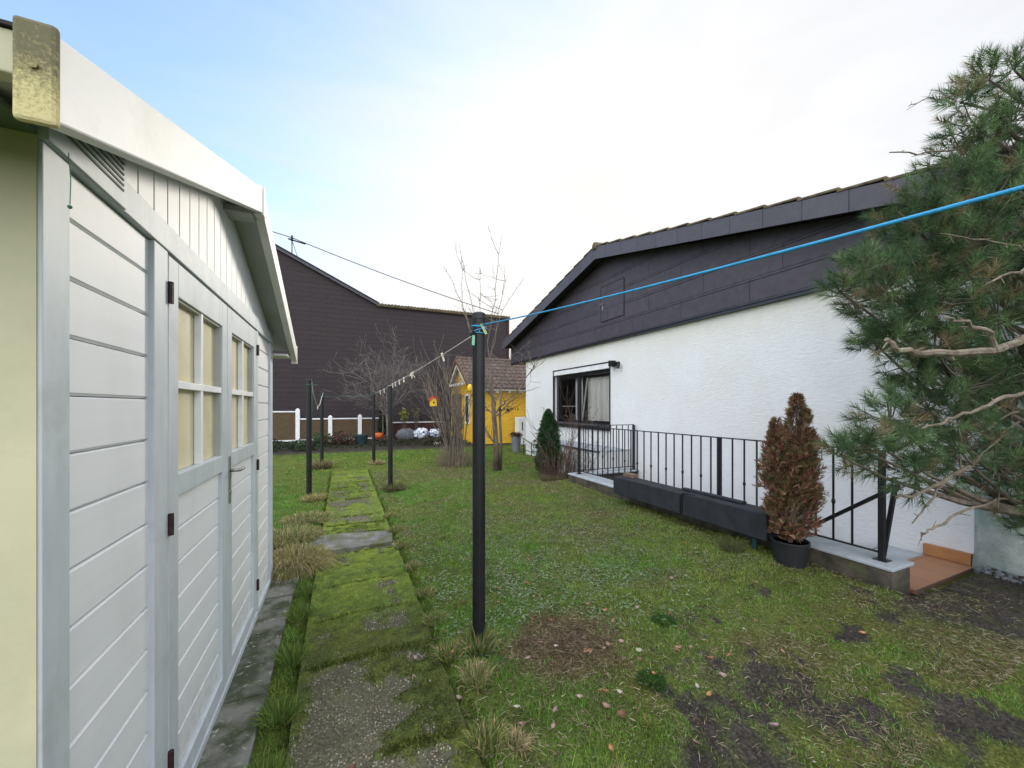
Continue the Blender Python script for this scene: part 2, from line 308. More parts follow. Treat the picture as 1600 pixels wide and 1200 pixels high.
# ================================================================ GROUND
PX0, PX1 = -.22, .53          # garden path, x range
def gz(x, y):
    x = np.asarray(x, float); y = np.asarray(y, float)
    z = .10*sstep(2.5, 3.6, x)*(1-sstep(5.8, 7.2, y))
    z = z + (fbm(x, y, 1.3, 3)-.5)*.06*sstep(.6, 1.2, x)*(1-sstep(13, 14, y)) + (fbm(x+9, y, 9, 3)-.5)*.022
    inpath = sstep(PX0-.06, PX0, x)*(1-sstep(PX1, PX1+.05, x))*(1-sstep(9.9, 10, y))
    z = z - .05*inpath
    z = np.where((x < -.33) & (y < 4.6), np.minimum(z, -.01), z)
    z = z + .02*np.exp(-((x-.62)/.07)**2)*(1-sstep(9.9, 10, y))
    z = z + .05*sstep(13.6, 14.0, y) + .012*(fbm(x, y, 30, 2)-.5)*sstep(.9, 1.3, x)*(1-sstep(1.5, 2.2, y))
    z = np.where((x > 3.80) & (x < 5.6) & (y > 1.4) & (y < 2.3), np.minimum(z, -.0), z)
    return z
def gzs(x, y): return float(gz(x, y))
def zones(x, y):
    x = np.asarray(x, float); y = np.asarray(y, float)
    n = fbm(x, y, 2.1, 4); n2 = fbm(x+31, y+7, 5, 4); n3 = fbm(x-11, y+3, .8, 3)
    right = sstep(1.05, 1.5, x+.5*(n-.5))*(1-sstep(1.65, 2.15, y+.9*(n-.5)-.13*(x-1.6)))       # worn mossy corner
    n4 = fbm(x-3, y+8, 15, 3)-.5
    soil = right*sstep(.56, .70, n2+.35*n4+.06*(1-sstep(1.2, 1.7, y)))
    soil = np.maximum(soil, np.exp(-(((x-1.50)/.36)**2+((y-1.10)/.26)**2)**2)*sstep(.25, .5, n)*.9)
    soil = np.maximum(soil, np.exp(-(((x-2.05-.5*(1.3-y))/.22)**2+((y-1.2)/.42)**2)**2)*sstep(.3, .5, n)*.9)
    soil = np.maximum(soil, sstep(3.3, 3.8, x+.4*(n-.5))*(1-sstep(1.3, 1.6, y)))
    bed0 = 0
    bed = sstep(13.60, 13.66, y+.06*(n2-.5)); soil = np.maximum(soil, bed)
    moss = right*(1-soil)*.9*(.45+.55*sstep(.35, .55, fbm(x+77, y, 3.3, 4)))
    moss = np.maximum(moss, np.exp(-((x-.66)/.12)**2)*.8*sstep(.35, .6, n)*(y < 10))
    moss = np.maximum(moss, sstep(.52, .66, n3)*.5*sstep(3, 5, y))
    soil = np.clip(soil*(1+1.6*n4)-.12*(soil < .75), 0, 1)*(1-bed)+bed
    dry = np.exp(-(((x-1.30)/.42)**2+((y-2.10)/.33)**2)**2*(1.6-1.3*n))
    fade = sstep(.50, .68, n)*.5*sstep(1.0, 3.0, x)
    fade = np.maximum(fade, np.exp(-(((x-3.2)/.9)**2+((y-4.4)/1.4)**2))*.6*sstep(.35, .6, n))
    return soil, moss, dry, fade, bed
C_SOIL = np.array([.055, .048, .042]); C_GREEN = np.array([.115, .165, .035]); C_MOSS = np.array([.110, .120, .030]); C_DRY = np.array([.115, .085, .055]); C_STRAW = np.array([.22, .18, .09])
def gcol(x, y):
    soil, moss, dry, fade, bed = zones(x, y); x = np.asarray(x)
    c = np.ones(x.shape+(3,))*C_GREEN*.8
    f = fbm(x, y, 14, 3)[..., None]
    c = c*(.55+.9*f)
    for w, k in ((moss, C_MOSS), (fade, C_STRAW*.45), (dry, C_DRY), (soil, C_SOIL)):
        c = c*(1-w[..., None]) + k*(.6+.8*f)*w[..., None]
    return c
def cuts(lo, hi, fine0, fine1, d, extra=()):
    a = list(np.arange(fine0, fine1, d)); s = d; v = fine1
    while v < hi: a.append(v); s *= 1.16; v += s
    a.append(hi); s = d; v = fine0-d
    while v > lo: a.insert(0, v); s *= 1.16; v -= s
    a.insert(0, lo)
    a = [q for q in a if all(abs(q-e) > .012 for e in extra)] + list(extra)
    return np.array(sorted(a))
HX0, HX1, HY0, HY1 = 4.10, 5.33, 2.10, 5.90
gx = cuts(-300, 300, -1.0, 5.4, .034, (HX0, HX1)); gy = cuts(-300, 300, .3, 9.5, .038, (HY0, HY1))
X, Y = np.meshgrid(gx, gy, indexing='ij'); Zg = gz(X, Y)
nx, ny = X.shape; I = np.arange(nx*ny).reshape(nx, ny)
F = np.stack([I[:-1, :-1], I[1:, :-1], I[1:, 1:], I[:-1, 1:]], -1)
cxm = (X[:-1, :-1]+X[1:, 1:])/2; cym = (Y[:-1, :-1]+Y[1:, 1:])/2
keep = ~((cxm > HX0) & (cxm < HX1) & (cym > HY0) & (cym < HY1))
m_ground, t, b = newmat('lawn_soil')
a = N(t, 'ShaderNodeVertexColor', layer_name='tint'); n1 = noise(t, 60, 6, .75); n2 = noise(t, 260, 3, .7)
c = mix(t, 1.0, a.outputs[0], ramp(t, n1, [(.3, .3), (.5, .9), (.72, 2.3)]), 'MULTIPLY')
vo = N(t, 'ShaderNodeTexVoronoi', Scale=110); geo = N(t, 'ShaderNodeNewGeometry'); t.links.new(geo.outputs['Position'], vo.inputs['Vector'])
peb = math_(t, 'MULTIPLY', ramp(t, vo.outputs['Distance'], [(.10, 1), (.22, 0)]), ramp(t, noise(t, 8, 3), [(.58, 0), (.66, 1)]))
c = mix(t, peb, c, (.20, .19, .16))
setc(t, b, c, .95, .1); bump(t, b, math_(t, 'ADD', n1, math_(t, 'MULTIPLY', n2, .5)), .9, .02)
ground = npmesh('ground', np.stack([X, Y, Zg], -1).reshape(-1, 3), F[keep], m_ground, col=gcol(X, Y).reshape(-1, 3), smooth=True)
tag(ground, kind='structure')

# ---------------------------------------------------------------- garden path: mossy exposed aggregate slabs
xs = np.arange(PX0, PX1+.001, .0125); ys = np.arange(.2, 9.75, .02)
X, Y = np.meshgrid(xs, ys, indexing='ij')
joints = [.95, 1.75, 2.50, 3.02, 3.55, 4.30, 4.95, 5.35, 5.75, 6.3, 6.8, 7.3, 7.8, 8.3, 8.8, 9.3]
jd = np.min(np.abs(Y[..., None]-np.array(joints)-.02*np.sin(X[..., None]*9)), -1)
sid = np.searchsorted(joints, Y)
mossy = np.array([.62, .62, .64, .78, .92, .92, .35, .80, .45, .72, .60, .72, .58, .70, .65, .85, .9])[sid]
nm = fbm(X, Y, 5, 5); nf = fbm(X, Y, 22, 3)
edge = np.minimum(X-PX0, PX1-X)
bare = np.exp(-(((X-.02)/.24)**2+((Y-1.75)/.42)**2)**2)
nh = fbm(X*1.0, Y, 45, 3)-.5; mw = sstep(.46, .64, .30*nh+ nm+.55*(mossy-.5)+.25*(1-sstep(0, .15, edge))+.2*(1-sstep(0, .06, jd))-.34*bare)
Zp = -.028 + .006*np.sin(sid*5.1) + (X*.01*np.sin(sid*2.3)) - .015*np.exp(-(jd/.016)**2) + mw*(.008+.028*nf) + .004*fbm(X, Y, 40, 2) + .02*(1-sstep(0, .05, edge))*mw
hv = fbm(X+3, Y-5, 3.2, 4); cm = np.stack([(.07+.085*hv)*(.5+nf*1.0), (.12+.075*hv)*(.5+nf*1.0), .018+.012*nf], -1); cb = np.stack([.12*(.45+1.0*nm)]*3, -1)*np.array([1.0, .97, .62])
dk = (np.isin(sid, [6])).astype(float)[..., None]; cb = cb*(1+.3*dk)
cc = cb*(1-mw[..., None]) + cm*mw[..., None]
near = (1-sstep(2.6, 3.3, Y))[..., None]; cc = cc*(1-near*mw[..., None]*.5*np.array([.9, 1, .5]))
nx, ny = X.shape; I = np.arange(nx*ny).reshape(nx, ny); F = np.stack([I[:-1, :-1], I[1:, :-1], I[1:, 1:], I[:-1, 1:]], -1).reshape(-1, 4)
m_path, t, b = newmat('mossy_aggregate')
a = N(t, 'ShaderNodeVertexColor', layer_name='tint'); geo = N(t, 'ShaderNodeNewGeometry')
vo = N(t, 'ShaderNodeTexVoronoi', Scale=80); t.links.new(geo.outputs['Position'], vo.inputs['Vector'])
n1 = noise(t, 90, 5, .7); n0 = noise(t, 6, 4)
c = mix(t, 1.0, a.outputs[0], ramp(t, n1, [(.3, .35), (.5, .95), (.7, 1.7)]), 'MULTIPLY')
sep = N(t, 'ShaderNodeSeparateColor'); t.links.new(a.outputs[0], sep.inputs[0])
isb = ramp(t, sep.outputs[2], [(.024, .15), (.040, 1)])       # bare aggregate shows its pebbles
wn = N(t, 'ShaderNodeSeparateColor'); t.links.new(vo.outputs['Color'], wn.inputs[0])
pm = math_(t, 'MULTIPLY', ramp(t, vo.outputs['Distance'], [(.30, 1), (.46, 0)]), math_(t, 'GREATER_THAN', wn.outputs[0], .35))
pm = math_(t, 'MULTIPLY', math_(t, 'MULTIPLY', pm, isb), ramp(t, n0, [(.36, .25), (.56, 1)]))
pc = ramp(t, wn.outputs[1], [(.0, (.11, .10, .08)), (.4, (.24, .215, .175)), (.75, (.46, .43, .37)), (1, (.32, .22, .15))])
c = mix(t, pm, c, pc); setc(t, b, c, .9, .15); bump(t, b, math_(t, 'ADD', math_(t, 'MULTIPLY', pm, .6), n1), .8, .012)
path = npmesh('path', np.stack([X, Y, Zp], -1).reshape(-1, 3), F, m_path, col=cc.reshape(-1, 3), smooth=True); tag(path, kind='structure')
def pathz(x, y): return -.015
# slabs round the shed
mb = MB(); y = .2
for w_ in (.62, .50, .55, .48, .62, .52, .6, .5):
    mb.box(-.70, -.35+random.uniform(-.012, .012), y, y+w_-.012, -.06, .012+random.uniform(-.004, .006)); y += w_
pv = mb.build('pavement', m_apron, bevel=.006); tag(pv, kind='structure')
m_concslab = M('stained_slab', (.20,.20,.19), (.08,.085,.07), 5, .9, .7, 60, dirt=(.09,.10,.03), dirts=6, dlo=.5, dhi=.62)
# broken dark slab lying across the path
mb = MB(); mb.prism([(-.62, 4.36), (.50, 4.40), (.55, 4.80), (-.1, 4.92), (-.62, 4.86)], 'z', -.05, .018)
o = mb.build('stone_slab', m_concslab, bevel=.008); tag(o, 'broad bare grey stone slab crossing the mossy path beside the straw coloured grass clump', 'slab')

# ================================================================ GARDEN SHED
SX = -.56; SY0, SY1 = 1.094, 3.89
shed = empty('garden_shed', (-1.7, 2.49, 0), 'white and pale yellow wooden garden shed with boarded double doors under a low gable', 'shed')
def planks(x, y0, y1, z0, z1, pitch=.134, ch=.007, th=.02):
    m = MB(); z = z0
    while z < z1-.01:
        zt = min(z+pitch, z1); g = .0012
        m.prism([(x-th, z+g), (x-ch, z+g), (x, z+g+ch), (x, zt-g-ch*.5), (x-ch, zt-g), (x-th, zt-g)], 'y', y0, y1); z = zt
    return m
def rake(y): return 2.625-.376*abs(y-2.49)
m = MB(); m.box(-3.0, SX-.032, SY0+.03, SY1-.01, 0, 2.0); m.box(-3.0, SX-.003, SY0-.003, SY0+.03, 0, 2.05)
m.build('side_wall', m_yshed, shed)
planks(SX-.012, 1.182, 1.60, .05, 2.039).build('siding', m_white, shed)
planks(SX-.012, 3.27, 3.78, .05, 2.039).build('siding', m_white, shed)
for y0, y1, d in ((SY0, 1.182, 0), (1.60, 1.706, 0), (3.218, 3.27, 0), (3.78, SY1, 0)):
    MB().box(SX-.03, SX+.004, max(y0, SY0+.0005), y1, 0.0, 2.038).build('post', m_trim, shed, bevel=.003)
MB().box(SX-.03, SX+.010, 1.70, 3.22, -.01, .045).build('sill', m_trim, shed, bevel=.003)
MB().box(SX-.03, SX+.008, SY0, 1.60, 0.0, .05).build('plinth_board', m_trim, shed)
MB().box(SX-.03, SX+.008, 3.275, 3.776, 0.0, .05).build('plinth_board', m_trim, shed)
MB().prism([(SY0, 2.04), (SY1, 2.04), (SY1, 2.085), (3.80, 2.13), (1.18, 2.13), (SY0, 2.085)], 'x', SX-.03, SX+.008).build('header_board', m_trim, shed, bevel=.003)
m = MB(); y = 1.20
while y < 3.79:
    y1_ = min(y+.108, 3.80); a_, b_ = y+.0025, y1_-.0025
    if a_ < 2.49 < b_: pl = [(a_, 2.131), (b_, 2.131), (b_, rake(b_)), (2.49, rake(2.49)), (a_, rake(a_))]
    else: pl = [(a_, 2.131), (b_, 2.131), (b_, max(2.14, rake(b_))), (a_, max(2.14, rake(a_)))]
    m.prism(pl, 'x', SX-.03, SX-.008); y = y1_
m.build('gable_boarding', m_white, shed, bevel=.003, seg=1)
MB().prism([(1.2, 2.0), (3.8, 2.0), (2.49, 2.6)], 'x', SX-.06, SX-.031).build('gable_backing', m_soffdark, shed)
vn = MB().prism([(SY0+.002, 2.043), (1.405, 2.043), (1.405, 2.21), (SY0+.002, 2.10)], 'x', SX-.028, SX+.013).build('vent', m_trim, shed, bevel=.002)
m = MB()
for k in range(7):
    z0 = 2.088+k*.0145; ya = 1.13+k*.034
    m.bar((SX+.0135, ya, z0), (SX+.0135, 1.385, z0), .004, .006)
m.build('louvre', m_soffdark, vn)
# doors
def shed_door(y0, y1, hinge_low):
    d = empty('door', (SX, (y0+y1)/2, 0)); d.parent = shed; d.location = (SX-shed.location.x, (y0+y1)/2-shed.location.y, 0)
    st = .088; x1 = SX+.004; m = MB()
    m.box(SX-.03, x1, y0, y0+st, .052, 2.03); m.box(SX-.03, x1, y1-st, y1, .052, 2.03)
    m.box(SX-.03, x1, y0+st, y1-st, 1.905, 2.03); m.box(SX-.03, x1, y0+st, y1-st, 1.168, 1.25); m.box(SX-.03, x1, y0+st, y1-st, .052, .125)
    m.build('door_frame', m_trim, d, bevel=.003)
    planks(SX-.012, y0+st, y1-st, .125, 1.168, .13).build('door_siding', m_white, d)
    MB().box(SX-.0315, SX-.0295, y0+st+.001, y1-st-.001, 1.251, 1.904).build('window_blind', m_cream, d)
    ym = (y0+y1)/2; m = MB(); m.box(SX-.028, SX-.002, ym-.013, ym+.013, 1.25, 1.905); m.box(SX-.027, SX-.0005, y0+st, y1-st, 1.567, 1.595)
    m.build('muntin', m_wpaint, d, bevel=.002)
    m = MB()
    m.box(SX-.029, SX-.006, y0+st, y0+st+.008, 1.25, 1.905); m.box(SX-.029, SX-.006, y1-st-.008, y1-st, 1.25, 1.905); m.box(SX-.029, SX-.006, y0+st+.008, y1-st-.008, 1.897, 1.905)
    m.build('glazing_bead', m_soff, d)
    for z in (1.86, 1.05, .20)[0:3]:
        yy = y0-.002 if hinge_low else y1+.002
        if hinge_low and z == .20: z = .22
        h = MB().tube([(SX+.010, yy, z), (SX+.010, yy, z+.075)], .0095, 8); h.build('hinge', m_rust, d)
    return d
dd = shed_door(1.712, 2.458, True)
dd2 = shed_door(2.464, 3.212, False)
hp = MB().box(SX+.004, SX+.008, 2.478, 2.515, .98, 1.235).build('handle', m_steel, dd2, bevel=.003)
m = MB(); m.tube([(SX+.008, 2.497, 1.155), (SX+.050, 2.497, 1.157)], .009, 10); m.tube([(SX+.050, 2.49, 1.157), (SX+.054, 2.53, 1.158), (SX+.052, 2.58, 1.155), (SX+.046, 2.612, 1.148)], [.009, .009, .008, .0075], 10)
MB().tube([(SX+.008, 2.497, 1.04), (SX+.013, 2.497, 1.04)], .009, 10).build('keyhole', m_steel, hp); m.build('lever', m_steel, hp, smooth=True)
# roof
BX0, BX1 = -.445, -.40
def bz(y, top=True): return (2.70 if top else 2.565)-.378*abs(y-2.49)
MB().prism([(.82, bz(.82, 0)), (.82, bz(.82)), (2.49, bz(2.49)), (2.49, bz(2.49, 0))], 'x', BX0, BX1).build('barge_board', m_barge, shed, bevel=.004)
MB().prism([(2.495, bz(2.495, 0)), (2.495, bz(2.495)), (4.18, bz(4.18)), (4.18, bz(4.18, 0))], 'x', BX0, BX1).build('barge_board', m_barge, shed, bevel=.004)
MB().box(BX0-.003, BX1+.006, 2.467, 2.515, 2.545, 2.708).build('apex_cap', m_barge, shed, bevel=.003)
ec = MB().box(-.443, -.394, .806, .819, 1.922, 2.075).build('end_cap', m_lich, shed, bevel=.006)
MB().tube([(-.418, .806, 2.005), (-.418, .802, 2.005)], .0055, 12).build('bolt', m_lich, ec)
MB().box(BX0, BX1+.004, 4.181, 4.20, 1.905, 2.075).build('end_cap', m_barge, shed, bevel=.004)
MB().prism([(.84, 2.035), (2.49, 2.655), (2.49, 2.69), (.84, 2.07)], 'x', -3.2, BX0-.002).build('roof', m_roofdark, shed)
MB().prism([(4.16, 2.035), (2.49, 2.655), (2.49, 2.69), (4.16, 2.07)], 'x', -3.2, BX0-.002).build('roof', m_roofdark, shed)
for s_ in (1, -1):
    P = lambda y: 2.49+s_*(y-2.49)
    MB().prism([(P(.86), 2.017), (P(2.488), 2.63), (P(2.488), 2.652), (P(.86), 2.034)], 'x', -3.1, BX0-.002).build('soffit', m_soff, shed)
MB().box(-3.2, BX0-.001, .83, .858, 2.0, 2.066).build('eave_fascia', m_yshed, shed, bevel=.003)
MB().box(-3.2, BX0-.001, .824, .84, 2.067, 2.073).build('drip_edge', m_roofdark, shed)
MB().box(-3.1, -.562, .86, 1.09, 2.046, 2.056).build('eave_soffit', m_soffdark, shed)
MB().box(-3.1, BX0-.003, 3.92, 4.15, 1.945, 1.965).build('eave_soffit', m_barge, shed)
for y, z in ((2.49, 2.555),):
    MB().box(SX-.2, BX0-.003, y-.06, y+.06, z-.03, z+.0).build('purlin', m_soff, shed, bevel=.003)
m = MB(); m.tube([(-.44, .93, 1.945), (-.438, .932, 1.90), (-.438, .93, 1.855)], .0008, 5); m.blob((-.438, .93, 1.85), .0035, 8, 5)
tag(m.build('thread', m_ropeg), 'thin thread hanging from the shed eave beside the corner post', 'thread')

# ================================================================ WHITE HOUSE
house = empty('white_house', (10, 6, 0), 'white roughcast house with a dark panelled gable and one wide window', 'house')
FX = 5.31; WY0, WY1, WZ0, WZ1 = 6.77, 9.20, 1.0, 2.46
def quadsheet(x, ycuts, zcuts, hole):
    V = []; F = []
    for i in range(len(ycuts)-1):
        for j in range(len(zcuts)-1):
            cy, cz = (ycuts[i]+ycuts[i+1])/2, (zcuts[j]+zcuts[j+1])/2
            if hole(cy, cz): continue
            n = len(V); V += [(x, ycuts[i], zcuts[j]), (x, ycuts[i+1], zcuts[j]), (x, ycuts[i+1], zcuts[j+1]), (x, ycuts[i], zcuts[j+1])]; F.append((n, n+3, n+2, n+1))
    return V, F
m = MB(); V, F = quadsheet(FX, [1.3, WY0, WY1, 10.95], [-2.6, WZ0, WZ1, 3.3], lambda y, z: WY0 < y < WY1 and WZ0 < z < WZ1); m.add(V, F)
for a_, b_ in (((WY0, WZ0), (WY1, WZ0)), ((WY1, WZ0), (WY1, WZ1)), ((WY1, WZ1), (WY0, WZ1)), ((WY0, WZ1), (WY0, WZ0))):
    m.add([(FX, a_[0], a_[1]), (FX, b_[0], b_[1]), (FX+.22, b_[0], b_[1]), (FX+.22, a_[0], a_[1])], [(0, 1, 2, 3)])
m.add([(FX, 10.95, -2.6), (14, 10.95, -2.6), (14, 10.95, 3.3), (FX, 10.95, 3.3)], [(0, 1, 2, 3)])
m.add([(FX, 1.3, -2.6), (14, 1.3, -2.6), (14, 1.3, 3.3), (FX, 1.3, 3.3)], [(0, 1, 2, 3)])
m.add([(14, 1.3, -2.6), (14, 10.95, -2.6), (14, 10.95, 3.3), (14, 1.3, 3.3)], [(0, 1, 2, 3)])
m.build('wall', m_plast, house)
MB().box(5.18, 14, 1.05, 1.295, -.2, 3.2).build('return_wall', m_plast, house)
m = MB(); m.lathe((5.36, 1.30, 0), [(.235, -.1), (.235, .1), (.22, .16), (.22, 3.0)], 28); m.build('column', m_col, house, smooth=True)
RY, RZ = 6.81, 4.93; EY1, EY0 = 12.05, .80
def rz(y): return RZ-.245*abs(y-RY)
m = MB(); m.prism([(EY0, 2.93), (12.0, 2.93), (12.0, rz(12.0)-.20), (RY, RZ-.20), (EY0, rz(EY0)-.20)], 'x', 5.25, 5.305); m.build('gable_cladding', m_clad, house)
# raised edges of the panel rows
m = MB()
for z in (3.26, 3.59, 3.92, 4.25, 4.58):
    dy = (RZ-.22-z)/.245
    for a_, b_ in (((max(EY0, RY-dy)), 6.20), (7.03, min(12.0, RY+dy))):
        if z > 4.2 or z < 3.3: a_, b_ = (max(EY0, RY-dy), min(12.0, RY+dy)) if a_ < 6 else (0, 0)
        if b_ > a_: m.add([(5.25, a_, z+.004), (5.243, a_, z), (5.243, a_, z+.0), (5.25, a_, z-.004), (5.25, b_, z+.004), (5.243, b_, z), (5.243, b_, z), (5.25, b_, z-.004)], [(0, 1, 5, 4), (1, 3, 7, 5)])
m.build('panel_edge', m_frame, house)
m = MB(); m.box(5.235, 5.31, EY0, 12.0, 2.895, 2.929); m.box(5.225, 5.25, EY0, 12.0, 2.935, 2.95); m.build('drip_edge', m_frame, house)
m = MB(); m.box(5.31, 14, 10.955, 12.0, 2.93, 2.96); m.box(5.31, 14.5, 12.0, 12.04, 2.93, rz(12)-.13); m.build('eave_box', m_fascia, house)
for s_ in (1, -1):
    ye = EY1 if s_ > 0 else EY0
    MB().prism([(RY, RZ-.17), (ye, rz(ye)-.17), (ye, rz(ye)-.03), (RY, RZ-.03)], 'x', 4.972, 16).build('roof', m_roofdark, house)
m_fas2 = brickmat('verge_slates', (.078,.074,.094), (.062,.058,.076), (.012,.012,.016), .46, 30, 'yz', .006, .5, 0, .3, extra=(.11,.105,.12))
for s_ in (1, -1):
    ye = EY1 if s_ > 0 else EY0
    MB().prism([(RY, RZ-.27), (ye, rz(ye)-.24), (ye, rz(ye)-.01), (RY, RZ-.01)], 'x', 4.945, 4.97).build('verge_board', m_fas2, house)
    m = MB(); n_ = int(abs(ye-RY)/.40)
    for k in range(n_+1):
        ya = RY+s_*k*.40; yb = RY+s_*min((k+1)*.40+.02, abs(ye-RY)+.03)
        m.bar((5.02, ya, rz(ya)+.0), (5.02, yb, rz(yb)+.028), .17, .030)
    m.build('verge_tile', m_moss, house, bevel=.008)
    m = MB()
    for k in range(n_+1):
        ya = RY+s_*k*.40; yb = RY+s_*min((k+1)*.40+.02, abs(ye-RY)+.03)
        m.add([(5.10, ya, rz(ya)+.005), (16, ya, rz(ya)+.005), (16, yb, rz(yb)+.03), (5.10, yb, rz(yb)+.03)], [(0, 1, 2, 3)])
    m.build('roof_tiles', m_tile, house)
m = MB()
for k in range(28):
    x = 4.93+k*.38; m.tube([(x, RY, RZ+.0), (x+.40, RY, RZ+.015)], [.085, .10], 14)
m.build('ridge_tile', m_moss, house, smooth=True)
ht = MB().box(5.238, 5.249, 6.24, 6.99, 3.37, 4.12).build('hatch', m_clad, house, bevel=.004)
m = MB()
for a_, b_ in (((6.235, 3.365), (6.235, 4.125)), ((6.995, 3.365), (6.995, 4.125)), ((6.235, 4.125), (6.995, 4.125)), ((6.235, 3.365), (6.995, 3.365))):
    m.bar((5.240, a_[0], a_[1]), (5.240, b_[0], b_[1]), .010, .012)
m.build('hatch_gap', m_roofdark, ht)
m = MB(); m.box(5.225, 5.238, 6.915, 6.945, 3.60, 3.76); m.box(5.20, 5.225, 6.90, 6.99, 3.735, 3.76); m.build('handle', m_steel, ht, bevel=.004)
# window
win = MB(); fx = FX+.10
for y0, y1, z0, z1 in ((WY0, WY0+.085, WZ0, WZ1-.13), (WY1-.085, WY1, WZ0, WZ1-.13), (WY0+.085, WY1-.085, WZ0, WZ0+.10), (WY0+.085, WY1-.085, WZ1-.20, WZ1-.13), (8.10, 8.19, WZ0+.10, WZ1-.20)):
    win.box(fx, fx+.07, y0, y1, z0, z1)
win = win.build('window', m_frame, house, bevel=.004)
m = MB(); m.box(FX-.005, FX+.10, WY0+.01, WY1-.01, WZ1-.125, WZ1-.012); m.build('shutter_box', m_wpaint, win, bevel=.004)
m = MB(); m.box(FX-.012, FX+.02, WY0-.05, WY1+.03, WZ1-.010, WZ1+.018); m.box(FX-.015, FX+.03, WY1-.015, WY1+.02, WZ0, WZ1-.012); m.box(FX-.012, FX+.03, WY0-.02, WY0+.012, WZ0, WZ1-.012); m.build('guide_rail', m_frame, win)
m = MB(); m.box(FX-.05, FX+.10, WY0-.03, WY1+.03, WZ0-.035, WZ0-.005); m.box(FX-.02, FX+.08, WY0, WY1, WZ0-.004, WZ0+.05); m.build('window_sill', m_frame, win, bevel=.004)
m = MB(); m.box(FX+.06, FX+.095, WY0+.01, WY1-.01, WZ0+.055, WZ0+.075); m.build('sill_strip', m_steel, win)
# tilted sash, left and right
sash = MB()
def ring(mb_, x, y0, y1, z0, z1, w, tilt=0):
    for a_, b_ in (((y0, z0), (y1, z0)), ((y1, z0), (y1, z1)), ((y1, z1), (y0, z1)), ((y0, z1), (y0, z0))):
        mb_.bar((x+tilt*(a_[1]-z0), a_[0], a_[1]), (x+tilt*(b_[1]-z0), b_[0], b_[1]), w, w*.9, up=(1, 0, 0))
ring(sash, fx+.10, 6.90, 8.09, WZ0+.13, WZ1-.22, .06, .10); ring(sash, fx+.08, 8.22, 9.08, WZ0+.13, WZ1-.22, .05, 0)
sash.build('sash', m_frame, win)
m = MB(); m.bar((fx+.06, 8.06, WZ0+.14), (fx+.17, 7.99, WZ1-.24), .018, .03); m.box(fx+.05, fx+.06, 8.30, 9.0, 1.50, 1.512); m.build('sash_seal', m_wpaint, win)
m = MB(); m.add([(fx+.03, WY0+.085, WZ0+.10), (fx+.03, WY1-.085, WZ0+.10), (fx+.03, WY1-.085, WZ1-.20), (fx+.03, WY0+.085, WZ1-.20)], [(0, 1, 2, 3)]); m.build('pane', m_glass, win)
def curtain(y0, y1, x, z0, z1, n=60, seed=0, flare=0):
    m = MB(); V = []; rr = random.Random(seed)
    ph = [rr.uniform(0, 6) for _ in range(3)]
    for i in range(n+1):
        u = i/n
        for j, z in enumerate(np.linspace(z0, z1, 8)):
            v = j/7; y = y0+(y1-y0)*u; y = y + flare*(1-v)*(1-u)*.5
            V.append((x+.025*math.sin(u*(y1-y0)*38+ph[0])+.012*math.sin(u*71+ph[1])+.02*(1-v)*math.sin(u*9+ph[2]), y, z))
    F = [(i*8+j, (i+1)*8+j, (i+1)*8+j+1, i*8+j+1) for i in range(n) for j in range(7)]
    return m.add(V, F)
curtain(7.00, 8.10, fx+.26, WZ0+.1, WZ1-.16, 70, 1, -.12).build('curtain', m_curt, win, smooth=True)
curtain(8.30, 8.70, fx+.26, WZ0+.1, WZ1-.16, 30, 2).build('curtain', m_curt, win, smooth=True)
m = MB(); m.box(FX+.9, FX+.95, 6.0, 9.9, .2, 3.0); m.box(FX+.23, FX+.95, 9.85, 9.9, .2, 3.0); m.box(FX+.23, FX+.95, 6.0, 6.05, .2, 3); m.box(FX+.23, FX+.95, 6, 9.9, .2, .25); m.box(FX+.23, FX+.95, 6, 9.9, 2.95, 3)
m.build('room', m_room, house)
# outdoor lamp
lamp = empty('wall_lamp', (FX, 6.5, 2.42)); lamp.parent = house; lamp.location = Vector((FX, 6.5, 2.42))-Vector(house.location)
MB().box(FX-.03, FX-.001, 6.44, 6.54, 2.36, 2.44).build('bracket', m_black, lamp, bevel=.005)
MB().bar((FX-.06, 6.68, 2.42), (FX-.10, 6.52, 2.40), .10, .13).build('floodlight_head', m_black, lamp, bevel=.008)
m = MB(); m.tube([(FX-.07, 6.40, 2.40), (FX-.09, 6.40, 2.29)], [.035, .03], 12); m.tube([(FX-.02, 6.5, 2.40), (FX-.07, 6.42, 2.40)], .012, 8); m.build('motion_sensor', m_black, lamp)
# light well under the window
lw = empty('light_well', (4.95, 7.2, 0), 'low white walled light well with a dark coping under the house window', 'light well')
MB().box(4.55, 5.305, 6.12, 8.5, -.2, .61).build('wall', m_plast, lw)
MB().box(4.545, 5.307, 6.115, 8.505, .612, .628).build('coping', m_conc, lw); MB().box(4.525, 4.543, 6.10, 8.52, .598, .630).build('edge_strip', m_fascia, lw)

